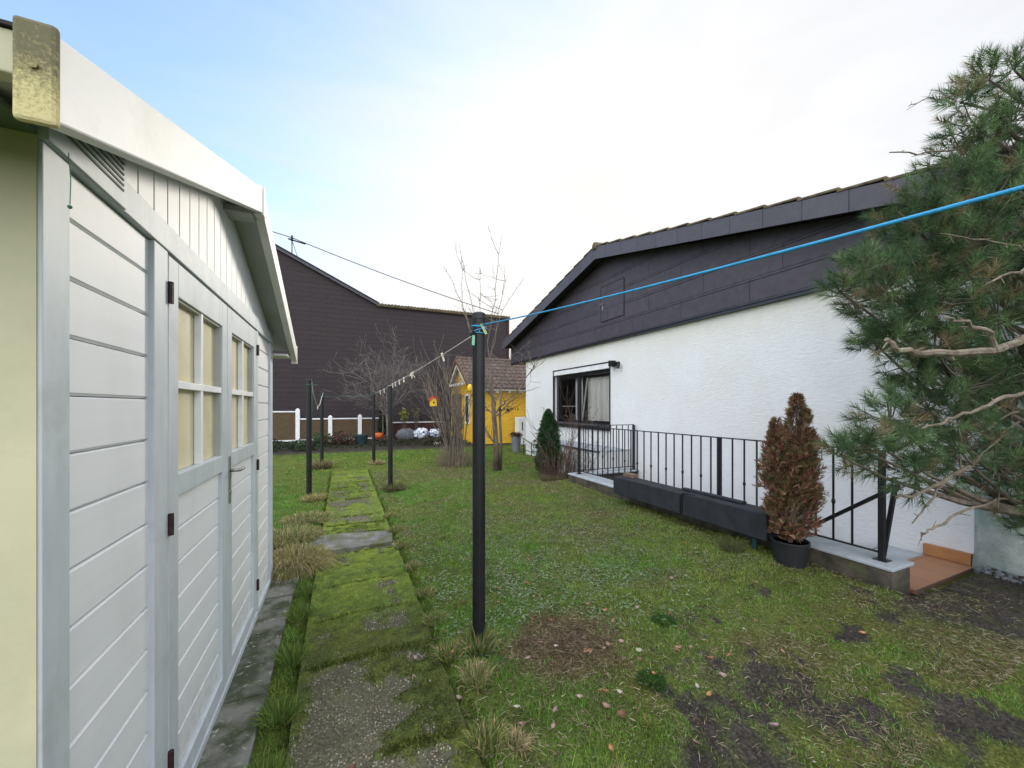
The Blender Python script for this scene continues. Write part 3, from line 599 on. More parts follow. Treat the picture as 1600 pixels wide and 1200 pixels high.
# ================================================================ BASEMENT STAIR
CZ = .26
sw = empty('stairwell_wall', (3.99, 3.8, 0), 'low dark concrete wall with pale slab coping along the basement stairwell', 'wall')
m = MB(); m.box(3.84, 4.10, 1.505, 6.10, -2.6, CZ-.030); m.box(4.10, 5.30, 5.90, 6.08, -2.6, CZ-.030); m.build('wall', m_concdark, sw, bevel=.006)
ys_ = [1.50, 2.45, 3.45, 4.45, 5.45, 6.12]
for a_, b_ in zip(ys_[:-1], ys_[1:]): MB().box(3.83, 4.17, a_+.003, b_-.003, CZ-.028, CZ).build('coping', m_conc, sw, bevel=.008)
MB().box(4.172, 5.305, 5.86, 6.10, CZ-.028, CZ).build('coping', m_conc, sw, bevel=.008)
st = empty('basement_stairs', (4.7, 3.5, 0), 'grey concrete steps descending along the white house wall behind the railing', 'stairs')
for k in range(11):
    z = .02-.18*(k+1); MB().box(4.105, 5.305, 2.12+k*.28, 2.12+(k+1)*.28+.02, z-.25, z).build('step', m_conc, st, bevel=.006)
ld = empty('stair_landing', (4.7, 1.8, 0), 'small terracotta tiled landing at the head of the basement steps', 'landing')
MB().box(4.11, 5.30, 1.84, 2.115, -.25, .030).build('grey_slab', m_conc, ld, bevel=.006); MB().box(4.18, 5.62, 1.50, 1.835, -.25, .035).build('tile_floor', m_terra, ld, bevel=.006)
MB().box(5.26, 5.305, 1.52, 1.84, .038, .145).build('tile_skirting', m_terraup, ld, bevel=.004)
MB().box(4.18, 5.25, 2.135, 2.16, .0, .030).build('stair_nosing', m_conc, ld)
# railing
rl = empty('stair_railing', (4.0, 3.8, CZ), 'black iron balustrade with upright bars standing on the stairwell coping', 'railing')
RX = 3.98; RT = 1.147; YN, YF = 1.63, 5.96
m = MB(); m.box(RX-.02, RX+.02, YN, YF, RT-.012, RT); m.build('top_rail', m_black, rl)
m = MB(); m.box(RX+.02, FX-.06, YF-.02, YF+.02, RT-.012, RT); m.build('top_rail', m_black, rl)
m = MB(); m.box(RX-.012, RX+.012, YN, YF, CZ+.055, CZ+.067); m.build('bottom_rail', m_black, rl)
m = MB(); m.box(RX+.012, FX-.06, YF-.012, YF+.012, CZ+.055, CZ+.067); m.build('bottom_rail', m_black, rl)
def rpost(x, y):
    p = MB((x, y, CZ)); p.box(x-.02, x+.02, y-.02, y+.02, CZ, RT-.012); p.box(x-.045, x+.045, y-.045, y+.045, CZ, CZ+.008)
    return p.build('post', m_black, rl, bevel=.003)
for x, y in ((RX, YN), (RX, YF), (RX, 3.09), (FX-.06, YF)): rpost(x, y)
bal = []
def baluster(x, y, knob):
    key = int(knob)
    if len(bal) == 2:
        o = bal[key].copy(); COL.objects.link(o); o.parent = rl; o.location = Vector((x, y, CZ+.067))-Vector(rl.location); return
for key in (0, 1):
    x, y = (RX, YF-.14*(key+1)); m = MB((x, y, CZ+.067)); m.box(x-.0065, x+.0065, y-.0065, y+.0065, CZ+.067, RT-.012)
    if key: m.lathe((x, y, CZ+.40), [(.006, -.03), (.014, -.012), (.016, 0), (.014, .012), (.006, .03)], 10)
    bal.append(m.build('baluster', m_black, rl))
y = YF-.14*3; k = 1
while y > YN+.08:
    if abs(y-3.09) > .05: baluster(RX, y, k % 2)
    k += 1; y -= .1375
k = 0
for i in range(1, 9): baluster(RX+i*.142, YF, i % 2)
hr = empty('handrail', (4.12, 2.4, .3), 'black sloping handrail of the basement steps beside the nearest balustrade post', 'handrail')
m = MB(); m.bar((4.12, 1.58, .86), (4.12, 3.6, -.78), .045, .03); m.build('rail', m_black, hr, bevel=.004)
m = MB(); m.bar((4.11, 1.60, .84), (4.02, 1.64, .27), .03, .03); m.build('strut', m_black, hr, bevel=.003)

# long felt covered boxes hung outside the railing
for (y0, y1, lab) in ((3.275, 4.50, 'dark felt covered trough with a brown brick on its end below the balustrade'), (2.30, 3.262, 'dark felt covered trough ending beside the brown potted conifer')):
    m = MB(((3.71), (y0+y1)/2, .25)); zA = .25+.02*(4.5-y1); 
    m.box(3.585, 3.828, y0, y1, .245, .49 if y0 > 3 else .50)
    o = m.build('trough', m_felt, bevel=.012, seg=3); tag(o, lab, 'trough', 'dark troughs along the stair railing')
m = MB((3.70, 2.5, .1)); m.box(3.62, 3.64, 2.42, 2.46, .05, .244); tag(m.build('support_peg', m_potgreen), 'thin grey green peg propping the trough above the lawn beside the pot', 'peg')
m = MB((3.66, 3.2, .5)); m.bar((3.76, 3.40, .512), (3.74, 2.62, .520), .07, .020); tag(m.build('wooden_slat', m_felt, bevel=.003), 'dark flat slat lying along the top of the felt covered trough', 'slat')
m = MB((3.74, 4.3, .49)); m.box(3.70, 3.80, 4.22, 4.42, .491, .545); tag(m.build('brick', m_brick, bevel=.006), 'weathered brown brick lying on the far end of the dark trough', 'brick')
m = MB((3.58, 3.2, .4)); m.tube([(3.60, 3.10, .507), (3.585, 3.22, .512), (3.578, 3.27, .48), (3.577, 3.285, .40), (3.577, 3.28, .26)], .006, 6); tag(m.build('cable', m_black, smooth=True), 'thin black cable hanging over the joint of the dark troughs', 'cable')
# ================================================================ CLOTHES POSTS AND LINES
posts = [((.80, 2.34), 2.10, 'tall near black clothes post wound with blue rope in front of the lawn'),
         ((.785, 7.19), 1.90, 'black clothes post right of the path, pegs hanging on the line beside its top'),
         ((.74, 10.6), 1.88, 'farthest black clothes post right of the path, where white line meets green line'),
         ((-.50, 7.05), 1.94, 'black clothes post left of the path nearest the shed, green rope on it'),
         ((-.47, 10.6), 1.87, 'far black clothes post left of the path, holding the sagging white loop')]
first = None
for i, ((x, y), h, lab) in enumerate(posts):
    if first is None:
        t_ = empty('clothes_post', (x, y, 0)); first = t_
        m = MB((x, y, 0)); m.lathe((x, y, 0), [(.041, -.1), (.041, h-.045)], 20); pl_ = m.build('pole', m_black, t_, smooth=False, bevel=.003)
        m = MB((x, y, h)); m.lathe((x, y, 0), [(.043, h-.045), (.043, h-.008), (.034, h)], 20); cp_ = m.build('cap', m_pot, t_, bevel=.002)
    else:
        t_ = first.copy(); COL.objects.link(t_); t_.location = (x, y, 0)
        for c_ in (pl_, cp_):
            o = c_.copy(); COL.objects.link(o); o.parent = t_
            o.data = c_.data.copy()
            if c_ is pl_:
                for v in o.data.vertices:
                    if v.co.z > 1: v.co.z += h-posts[0][1]
                o.data.materials[0] = m_black
            else:
                o.location = (0, 0, h); o.data.materials[0] = m_black
        t_.scale = (1, 1, 1)
    tag(t_, lab, 'clothes post', 'black clothes posts in two rows across the path')
def sag(p, q, s, n=14):
    p = Vector(p); q = Vector(q); return [p.lerp(q, i/n)-Vector((0, 0, 4*s*(i/n)*(1-i/n))) for i in range(n+1)]
m = MB((.8, 2.34, 2.0)); pts_ = []
for i in range(40):
    y = 2.31-i*.13; pts_.append((.80+.001*i, y, 1.647+.0123*(y+3.16)**2+.002))
m.tube(pts_, .0034, 8)
for k, (z, tl) in enumerate(((2.015, .012), (2.002, -.01), (1.985, .014), (1.972, -.008))):
    m.tube([(.80+.045*math.cos(a), 2.34+.045*math.sin(a), z+tl*math.sin(a+k)) for a in np.linspace(0, 2*math.pi, 25)], .0032, 6)
o = m.build('clothesline', m_rope, smooth=True); tag(o, 'bright blue clothesline wound round the near post and running off past the pine', 'clothesline')
m = MB((.79, 5, 1.9)); m.tube(sag((.79, 2.30, 1.975), (.785, 7.15, 1.885), -.012+.03), .0034, 6); m.tube(sag((.785, 7.2, 1.88), (.74, 10.6, 1.84), .02), .0035, 6)
m.tube([(.785+.045*math.cos(a), 7.19+.045*math.sin(a), 1.87) for a in np.linspace(0, 6.28, 17)], .004, 6)
tag(m.build('clothesline', m_ropew, smooth=True), 'pale clothesline with pegs running from the near post along the right row of posts', 'clothesline')
m = MB((0, 10.6, 1.8)); m.tube(sag((.72, 10.6, 1.82), (-.47, 10.6, 1.74), .03), .0055, 6); m.tube([(.74+.045*math.cos(a), 10.6+.045*math.sin(a), 1.82) for a in np.linspace(0, 6.28, 17)], .006, 6); m.tube([(-.47+.045*math.cos(a), 10.6+.045*math.sin(a), 1.74) for a in np.linspace(0, 6.28, 17)], .006, 6)
tag(m.build('clothesline', m_ropeg, smooth=True), 'green clothesline stretched across between the two farthest posts', 'clothesline')
m = MB((-.5, 8, 1.7)); m.tube([(-.46, 7.05, 1.90), (-.46, 7.4, 1.72), (-.45, 7.9, 1.58), (-.445, 8.4, 1.50), (-.44, 9.0, 1.53), (-.44, 9.8, 1.70), (-.44, 10.57, 1.84)], .0055, 6); m.tube([(-.445, 8.4, 1.51), (-.445, 8.4, 1.44)], [.011, .014], 6)
tag(m.build('clothesline', m_ropew, smooth=True), 'white rope sagging in a loop with a knot between the two left posts', 'clothesline')
m = MB((-.5, 7, 1.9)); m.tube([(-.5+.046*math.cos(a), 7.05+.046*math.sin(a), 1.85) for a in np.linspace(0, 6.28, 17)], .005, 6); m.tube([(-.455, 7.03, 1.85), (-.40, 7.0, 1.852), (-.37, 6.99, 1.845)], .005, 6); m.tube([(-.458, 7.01, 1.92), (-.452, 7.0, 1.6), (-.452, 7.0, 1.1)], .0035, 6)
tag(m.build('rope_end', m_ropeg, smooth=True), 'short loose end of green rope tied on the left clothes post', 'rope')
# a black ring fixes the pale line to the near post
m = MB((.755, 2.32, 1.955)); m.tube([(.752+.013*math.cos(a), 2.31, 1.957+.015*math.sin(a)) for a in np.linspace(0, 6.28, 15)], .006, 6); tag(m.build('ring', m_black, smooth=True), 'small black ring tying the pale line to the near clothes post', 'ring')
def peg(p, ax, mat, lab, open_=0, L_=.075, grp='clothes pegs on the pale line', cat='clothes peg'):
    p = Vector(p); ax = Vector(ax).normalized(); side = ax.cross(Vector((0, 1, 0))).normalized(); t_ = empty('clothes_peg', p, lab, cat, grp)
    for s_ in (-1, 1):
        m = MB(p); a_ = p+side*s_*.0045*(1); b_ = p+ax*L_+side*s_*(.004+open_); m.bar(a_, b_, .007, .010, up=(0, 1, 0)); m.build('jaw', mat, t_, bevel=.001)
    m = MB(p); c_ = p+ax*L_*.45; m.tube([c_-Vector((0, .006, 0)), c_+Vector((0, .006, 0))], .007, 8); m.build('spring', m_steel, t_)
def lz(y): return sag((.79, 2.30, 1.975), (.785, 7.15, 1.885), .018)[int((y-2.3)/4.85*14)].z
pg = [(3.30, (.3, 0, -1), .0, 'white peg hanging on the pale line closest to the near post'), (4.75, (-.5, 0, -1), .01, 'white peg tilting left in the spread pair on the pale line'), (4.95, (.5, 0, -1), .015, 'white peg tilting right in the spread pair on the pale line'),
      (5.55, (0, 0, -1), 0, None), (6.05, (.1, 0, -1), 0, None), (6.5, (0, 0, -1), 0, None), (6.9, (.1, 0, -1), 0, None)]
for y, ax, op, lab in pg: peg((.787, y, lz(y)+.012), ax, m_pegw, lab or 'small white peg hanging straight on the pale line, %s before the second post' % {5.55: 'fourth', 6.05: 'third', 6.5: 'second', 6.9: 'last'}[y], op)
for y in (8.1, 9.0): peg((.76, y, 1.855), (.1, 0, -1), m_pegw, 'white peg on the line just beyond the second right post' if y < 8.5 else 'white peg on the line midway to the farthest right post', 0, .085)
peg((.797, 2.292, 2.018), (.035, -.0, -.06), m_pegy, 'lime green peg clipped across the blue rope on the near post', 0, .070, 'green pegs on the near post')
peg((.752, 2.302, 1.945), (-.003, 0, -.06), m_pegm, 'mint green peg hanging under the black ring on the near post', 0, .062, 'green pegs on the near post')

# ================================================================ BACKGROUND BUILDINGS
dh = empty('dark_house', (0, 23, 0), 'tall windowless dark brown shingled gable building behind the garden', 'house')
m = MB(); m.prism([(-12, 0), (8.13, 0), (8.13, 6.20), (1.44, 6.20), (1.44, 6.22), (-4.6, 9.15), (-12, 5.6)], 'y', 19.0, 28); m.build('wall', m_dwall, dh)
m = MB(); m.bar((1.50, 18.95, 6.27), (-4.6, 18.95, 9.22), .12, .14, up=(0, -1, 0)); m.bar((-12, 18.95, 5.65), (-4.6, 18.95, 9.22), .12, .14, up=(0, -1, 0)); m.build('verge_trim', m_fascia, dh)
m = MB(); m.prism([(1.55, 6.30), (-4.6, 9.28), (-4.6, 9.34), (1.55, 6.36)], 'y', 18.86, 28); m.prism([(-12, 5.72), (-4.6, 9.28), (-4.6, 9.34), (-12, 5.78)], 'y', 18.86, 28); m.build('roof', m_roofdark, dh)
m = MB(); x = 1.55
while x < 8.2:
    m.tube([(x, 18.86, 6.25+.008*math.sin(x*9)), (x, 19.9, 6.42)], .075, 8); x += .15
m.box(1.45, 8.2, 18.9, 28, 6.17, 6.215); m.build('eave_tiles', m_moss, dh)
m = MB(); m.box(8.10, 8.19, 18.93, 18.99, 0, 6.17); m.build('corner_trim', m_brickred, dh)
an = empty('antenna_mast', (-2.03, 19.3, 7.95), 'thin aerial mast with insulator standing on the dark roof slope', 'antenna')
m = MB(); m.tube([(-2.03, 19.3, 7.85), (-2.03, 19.3, 8.95)], .025, 8); m.build('mast', m_black, an)
m = MB(); m.lathe((-2.03, 19.3, 8.74), [(.03, 0), (.07, .04), (.07, .10), (.04, .14), (.05, .18), (.03, .26)], 12); m.bar((-2.18, 19.3, 8.83), (-1.5, 19.28, 8.70), .05, .05); m.build('insulator', m_black, an)
m = MB(); m.tube([(-2.0, 19.3, 8.7), (-1.75, 19.35, 7.85)], .012, 5); m.build('stay', m_black, an)
m = MB((0, 19.2, 8)); m.tube(sag((-9, 19.25, 10.3), (-2.03, 19.25, 8.88), .05)+sag((-2.03, 19.25, 8.88), (7.6, 18.9, 6.40), .12)[1:], .017, 6); tag(m.build('overhead_wire', m_black), 'overhead cable running down from the aerial mast across the sky', 'cable')

cb_ = empty('yellow_cabin', (6.5, 15.7, 0), 'small yellow boarded garden cabin with a mossy tiled roof behind the bare shrubs', 'cabin')
m = MB(); m.box(4.62, 9, 14.0, 17.4, 0, 2.15); m.prism([(14.0, 2.15), (17.4, 2.15), (15.75, 3.4)], 'x', 4.62, 9); m.build('wall', m_ysid, cb_)
m = MB(); z = .05
while z < 2.1: m.prism([(13.972, z+.004), (13.985, z+.118), (13.999, z+.118), (13.999, z+.004)], 'x', 4.60, 9); z += .12
z = .05
m.build('siding', m_ysid, cb_)
m = MB(); z = .05
while z < 3.2:
    ys0 = 14.0 if z < 2.1 else 14.0+(z-2.05)*1.33; ys1 = 17.4-(ys0-14.0)
    m.box(4.598, 4.618, ys0, ys1, z+.004, z+.114); z += .12
m.build('siding', m_ysid, cb_)
def pantile_mesh(x0, x1, ye, ze, yr, zr_, nrow):
    m = MB(); nxx = int((x1-x0)/.0366)
    for r in range(nrow):
        V = []
        for e in (0, 1, 2):
            u = (r+(1.08 if e == 1 else 0))/nrow; y = ye+(yr-ye)*u; zc = ze+(zr_-ze)*u + (.045 if e == 0 else 0) - (.01 if e == 2 else 0)
            for i in range(nxx+1): V.append((x0+i*(x1-x0)/nxx, y, zc+.035*abs(math.sin(i*math.pi/6))*(e != 2)))
        k = nxx+1; F = []
        for i in range(nxx): F += [(i, i+1, k+i+1, k+i), (i, 2*k+i, 2*k+i+1, i+1)]
        m.add(V, F)
    return m
pantile_mesh(4.38, 9.2, 13.68, 2.17, 15.75, 3.50, 8).build('roof_tiles', m_tile, cb_)
pantile_mesh(4.38, 9.2, 17.82, 2.17, 15.75, 3.50, 8).build('roof_tiles', m_tile, cb_)
m = MB(); m.prism([(13.68, 2.10), (15.75, 3.43), (17.82, 2.10), (17.82, 2.15), (15.75, 3.485), (13.68, 2.15)], 'x', 4.40, 9.1); m.build('roof_boards', m_soff, cb_)
m = MB(); m.tube([(4.36, 15.75, 3.52), (9.2, 15.75, 3.52)], .09, 12); m.build('ridge_tile', m_tile, cb_)
m_brownw = M('brown_wood', (.17,.10,.06), (.10,.06,.035), 8, .8, .2, 50)
for s_ in (1, -1):
    ye = 15.75+s_*2.09; MB().prism([(ye, 2.02), (15.75, 3.36), (15.75, 3.53), (ye, 2.19)], 'x', 4.33, 4.365).build('verge_board', m_brownw, cb_)
m = MB(); m.bar((4.40, 15.75, 3.25), (4.40, 16.9, 2.45), .03, .07); m.bar((4.40, 15.75, 3.25), (4.40, 14.7, 2.45), .03, .07); m.bar((4.40, 14.6, 2.42), (4.40, 17.0, 2.42), .03, .09); m.build('truss', m_wpaint, cb_)
x = 4.9
while x < 9: MB().box(x, x+.07, 13.735, 13.96, 2.03, 2.10).build('rafter_end', m_wpaint, cb_); x += .52
MB().box(4.38, 9.2, 13.70, 13.73, 2.105, 2.14).build('eave_board', m_wpaint, cb_)
wi = MB().box(4.575, 4.597, 14.55, 15.15, .80, 2.0).build('window', m_wpaint, cb_); MB().box(4.568, 4.574, 14.65, 15.05, .88, 1.92).build('pane', m_frame, wi)
MB().box(4.57, 4.597, 15.7, 17.1, .05, 2.05).build('door', m_brownw, cb_)

# low wall, fence, bed
o = empty('garden_wall', (4, 17.8, 0), 'low dark red brick wall with a thin white coping left of the yellow cabin', 'wall')
MB().box(1.75, 4.3, 17.7, 17.9, -.05, .76).build('wall', m_brickred, o); MB().box(1.73, 4.32, 17.67, 17.93, .762, .80).build('coping', m_wpaint, o)
fe = empty('panel_fence', (0, 17.6, 0), 'white post and rail fence with brown woven panels behind the flower bed', 'fence')
fp = [(-4.3, 1.36), (-1.65, 1.42), (-.47, 1.13), (.67, 1.16), (1.70, 1.08)]
pp = None
for x, h in fp:
    m = MB((x, 17.6, 0)); m.box(x-.075, x+.075, 17.52, 17.66, .02, h-.04); m.prism([(x-.05, h-.04), (x+.05, h-.04), (x+.03, h), (x-.03, h)], 'y', 17.54, 17.64); m.build('post', m_wpaint, fe)
for (xa, ha), (xb, hb) in zip(fp[:-1], fp[1:]):
    hh = 1.30 if xb < -1 else 1.00; lo = .10
    MB().box(xa+.077, xb-.077, 17.56, 17.61, hh-.035, hh+.015).build('rail', m_wpaint, fe); MB().box(xa+.077, xb-.077, 17.55, 17.62, lo, lo+.06).build('rail', m_wpaint, fe)
    MB().box(xa+.077, xb-.077, 17.58, 17.60, lo+.062, hh-.037).build('woven_panel', m_wicker, fe)
def leafcloud(c, r, n, size, cols, stems=6):
    """small bent leaves spread through an ellipsoid"""
    c = np.array(c); r = np.array(r); d = rng.normal(size=(n, 3)); d /= np.linalg.norm(d, axis=1)[:, None]; rad = rng.random(n)**(1/2.2)
    P = c+d*r*rad[:, None]*(1+.18*np.sin(d[:, :1]*7+d[:, 1:2]*5)); P[:, 2] = np.maximum(P[:, 2], c[2]-r[2]+.01)
    a = rng.normal(size=(n, 3)); a /= np.linalg.norm(a, axis=1)[:, None]; b = np.cross(a, d+.01); b /= np.linalg.norm(b, axis=1)[:, None]+1e-6
    s = size*(.6+.8*rng.random(n))[:, None]; V = np.stack([P-a*s, P+b*s*.45, P+a*s, P-b*s*.45], 1).reshape(-1, 3)
    F = np.arange(4*n).reshape(n, 4); k = rng.integers(0, len(cols), n); C = np.array(cols)[k]*(.6+.8*rng.random(n))[:, None]
    return V, F, np.repeat(C, 4, 0)
def shrub(name, c, r, n, size, cols, lab, cat='shrub', grp=None):
    c = Vector(c); t_ = empty(name, (c.x, c.y, 0), lab, cat, grp)
    V, F, C = leafcloud((c.x, c.y, c.z), r, n, size, cols); npmesh('foliage', V, F, MT_leaf, t_, C, origin=(c.x, c.y, 0))
    m = MB((c.x, c.y, 0))
    for k in range(7):
        a = k*.9; m.tube([(c.x+.03*math.cos(a), c.y+.03*math.sin(a), 0), (c.x+r[0]*.4*math.cos(a), c.y+r[1]*.4*math.sin(a), c.z), (c.x+r[0]*.8*math.cos(a), c.y+r[1]*.7*math.sin(a), c.z+r[2]*.7)], [.012, .008, .004], 5)
    m.build('stem', m_bark, t_); return t_
DG = [(.022,.045,.022), (.03,.06,.03), (.04,.07,.035)]; BR = [(.05,.025,.018), (.08,.04,.03), (.03,.02,.016), (.10,.06,.045)]
shrub('low_shrub', (-2.4, 14.6, .22), (.75, .6, .25), 900, .045, DG, 'dark green spreading shrub in the bed at the shed corner', grp='low shrubs in the flower bed')
shrub('low_shrub', (-1.2, 14.5, .18), (.6, .5, .22), 700, .045, DG, 'dark green low shrub under the first white fence post', grp='low shrubs in the flower bed')
shrub('low_shrub', (-.75, 15.6, .30), (.45, .4, .30), 500, .05, [(.03,.07,.03), (.05,.10,.03)], 'brighter green shrub in front of the fence between the left clothes posts', grp='low shrubs in the flower bed')
shrub('low_shrub', (-.05, 15.0, .28), (.55, .45, .32), 900, .045, BR+DG[:1], 'purple brown withered shrub left of the green pot', grp='low shrubs in the flower bed')
shrub('low_shrub', (1.7, 15.2, .15), (.7, .4, .18), 500, .045, BR+DG, 'brown and green low plants right of the green pot', grp='low shrubs in the flower bed')
shrub('low_shrub', (3.3, 14.6, .16), (.9, .5, .2), 700, .045, BR+DG, 'brownish low plants in the bed before the red brick wall', grp='low shrubs in the flower bed')
shrub('flowering_plant', (3.15, 13.9, .14), (.16, .14, .13), 60, .04, [(.6,.6,.5), (.06,.12,.04)], 'small pale flowering plant at the lawn edge by the tall shrub', 'plant')
shrub('climbing_plant', (1.55, 17.2, .75), (.20, .18, .75), 1500, .05, [(.012,.03,.022), (.02,.045,.03)], 'narrow dark green ivy column below the bird feeder', 'climber')
shrub('yellow_leaved_shrub', (2.45, 17.3, 1.15), (.26, .2, .34), 60, .07, [(.32,.36,.05), (.20,.26,.04)], 'sparse shrub with yellow green leaves against the dark wall', 'shrub')
shrub('yellow_leaved_shrub', (3.0, 17.35, 1.25), (.26, .2, .26), 36, .06, [(.28,.30,.10), (.2,.22,.06)], 'thin shrub with few pale leaves right of the yellow leaved one', 'shrub')
V, F, C = leafcloud((0, 0, 0), (1, 1, 1), 9000, .035, DG+BR[:2])
n_ = 9000; q = rng.random((n_, 2)); px_ = -6+q[:, 0]*10.5; py_ = 13.72+q[:, 1]*3.7
V = V.reshape(n_, 4, 3); V = V-V.mean(1, keepdims=True); V[:, :, 0] += px_[:, None]; V[:, :, 1] += py_[:, None]; V[:, :, 2] += (.05+.08*fbm(px_, py_, 2))[:, None]+.05
tag(npmesh('ground_cover', V.reshape(-1, 3), F, MT_leaf, None, C), kind='stuff', label='dark ivy and fallen leaves covering the flower bed before the fence', cat='ground cover')
# things in the bed
bx = pt(554, 703, 14.0)
pgx, pgy = .63, 15.0
t_ = empty('plant_pot', (pgx, pgy, 0), 'large empty dark green pot in the bed under the fence', 'plant pot')
m = MB((pgx, pgy, 0)); m.lathe((pgx, pgy, 0), [(.17, .05), (.23, .42)], 20); m.build('pot', m_potgreen, t_, smooth=False); m = MB((pgx, pgy, 0)); m.lathe((pgx, pgy, 0), [(.235, .42), (.25, .425), (.25, .47), (.235, .475)], 20); m.build('rim', m_potgreen, t_)
m = MB((1.28, 15.9, 0)); m.lathe((1.28, 15.9, 0), [(.08, .20), (.18, .30), (.20, .42), (.16, .46)], 14); tag(m.build('clay_bowl', m_orange, smooth=True), 'bright orange clay bowl beside the farthest right clothes post', 'bowl')
m = MB((2.45, 16.6, 0)); m.blob((2.45, 16.6, .28), (.45, .3, .30), 12, 8, .08); tag(m.build('boulder', m_stone, smooth=True), 'grey rounded boulder covered sack standing left of the blue and white sacks', 'boulder')
for k, (x, lab) in enumerate(((3.05, 'crumpled blue and white plastic sack next to the grey boulder'), (3.65, 'crumpled blue and white plastic sack on the right end of the bench'))):
    m = MB((x, 16.4, 0)); m.blob((x, 16.4, .36), (.33, .25, .22-.03*k), 14, 9, .16); tag(m.build('sack', m_bag), lab, 'sack', 'blue and white sacks by the brick wall')
bn = empty('garden_bench', (3.35, 16.4, 0), 'low dark bench under the blue and white sacks', 'bench')
MB().box(2.72, 4.0, 16.15, 16.65, .12, .16).build('seat', m_frame, bn)
for x in (2.8, 3.92): MB().box(x-.03, x+.03, 16.2, 16.6, -.02, .118).build('leg', m_frame, bn)
bf = empty('bird_feeder', (1.52, 16.6, 0), 'small peaked bird feeder on a pole above the ivy', 'bird feeder')
m = MB(); m.tube([(1.52, 16.6, 0), (1.52, 16.6, 1.48)], .03, 8); m.build('pole', m_bark, bf)
m = MB(); m.box(1.35, 1.69, 16.44, 16.76, 1.48, 1.50); m.build('tray', m_bark, bf); m = MB(); m.lathe((1.52, 16.6, 0), [(.21, 1.60), (.06, 1.86), (.04, 1.93)], 4); m.build('roof', m_concdark, bf); m = MB(); m.box(1.43, 1.61, 16.52, 16.68, 1.502, 1.60); m.build('seed_box', m_cream, bf)
bh = empty('birdhouse', (2.1, 9.6, 1.5), 'yellow birdhouse with a red roof at the left of the tall bare shrub', 'birdhouse')
bp = pt(677, 627, 9.5); x, y, z = bp
MB().box(x-.075, x+.075, y-.06, y+.07, z-.12, z+.04).build('body', m_bird_y, bh); MB().prism([(x-.075, z+.041), (x+.075, z+.041), (x, z+.11)], 'y', y-.06, y+.07).build('gable', m_bird_y, bh)
m = MB(); m.bar((x-.11, y, z+.02), (x+.01, y, z+.125), .18, .02, up=(0, 0, 1)); m.bar((x+.11, y, z+.02), (x-.01, y, z+.125), .18, .02); m.build('roof', m_bird_r, bh)
m = MB(); m.tube([(x, y-.055, z-.03), (x, y-.063, z-.03)], .025, 12); m.build('entrance_hole', m_frame, bh)
lp = pt(734, 606, 8.9); x, y, z = lp
ln = empty('hanging_lantern', (x, y, z), 'yellow round hanging ornament in the bare shrub left of the near post', 'lantern')
m = MB((x, y, z)); m.lathe((x, y, z), [(.03, -.09), (.05, -.05), (.06, 0), (.05, .05), (.015, .09)], 12); m.build('globe', m_bird_y, ln, smooth=True); m = MB((x, y, z)); m.tube([(x, y, z+.1), (x+.01, y, z+.26)], .004, 5); m.build('hanger', m_black, ln)
uc = empty('utility_cabinet', (6.5, 13.7, 0), 'white utility cabinet with a dark slot beside the yellow cabin wall', 'cabinet')
MB().box(6.25, 6.9, 13.55, 13.9, .0, 1.08).build('body', m_wpaint, uc, bevel=.01); MB().box(6.40, 6.44, 13.540, 13.549, .55, .90).build('slot', m_frame, uc)
tb = empty('plant_tub', (5.22, 11.5, 0), 'tall grey tub with a dark trailing plant at the house corner', 'plant pot')
m = MB(); m.lathe((5.22, 11.5, 0), [(.13, -.02), (.165, .50), (.165, .52)], 18); m.build('tub', m_greyp, tb); V, F, C = leafcloud((5.22, 11.5, .56), (.24, .22, .09), 220, .045, BR[:3]+[(.03,.02,.03)]); npmesh('plant', V, F, MT_leaf, tb, C, origin=(5.22, 11.5, 0))
m = MB((5.1, 10.6, 0)); 
for y in (10.3, 10.85): m.tube([(5.18, y, 0), (5.18, y, .42)], .012, 6)
m.tube([(5.18, 10.2, .36), (5.18, 10.9, .50)], .014, 6); m.tube([(5.18, 10.2, .12), (5.18, 10.9, .16)], .010, 6); tag(m.build('boot_rail', m_black), 'small low metal rail at the far corner of the white house', 'rail')

# ================================================================ BARE TREES AND SHRUBS
def grow(m, p, d, L_, r, depth, bend=.25, spread=.6, nb=3, up=.1, rr=random, minr=.0025, sides=4):
    p = Vector(p); d = Vector(d).normalized(); n = 4 if depth > 0 else 3; pts_ = [p.copy()]; rs = [r]
    for i in range(n):
        d = (d+Vector((rr.gauss(0, bend), rr.gauss(0, bend), rr.gauss(0, bend)+up))*.5).normalized(); p = p+d*L_/n; pts_.append(p.copy()); rs.append(max(minr, r*(1-.45*(i+1)/n)))
    m.tube(pts_, rs, sides if r > .01 else 3, cap=False)
    if depth <= 0: return
    for k in range(nb):
        i = rr.randint(max(1, n-3), n); q = pts_[i]; dd_ = (d+Vector((rr.gauss(0, 1), rr.gauss(0, 1), rr.gauss(0, .8)))*spread).normalized()
        grow(m, q, dd_, L_*rr.uniform(.55, .85), rs[i]*.62, depth-1, bend, spread, nb, up, rr, minr, sides)
m_twig = M('grey_twig', (.19,.16,.13), (.10,.085,.07), 10, .9, 0); m_twigdark = M('dark_twig', (.17,.15,.145), (.10,.09,.088), 10, .9, 0); m_twigred = M('reddish_twig', (.13,.085,.065), (.07,.05,.04), 10, .9, 0)
rr = random.Random(3)
t_ = empty('bare_tree', (1.64, 15.7, 0), 'wide bare fruit tree with fine dark twigs in front of the dark shingled wall', 'tree')
tm = MB((1.64, 15.7, 0)); tm.tube([(1.64, 15.7, -.05), (1.66, 15.7, .6), (1.62, 15.72, 1.2)], [.12, .10, .085], 10); tm.build('trunk', m_bark, t_, smooth=True)
m = MB((1.64, 15.7, 0))
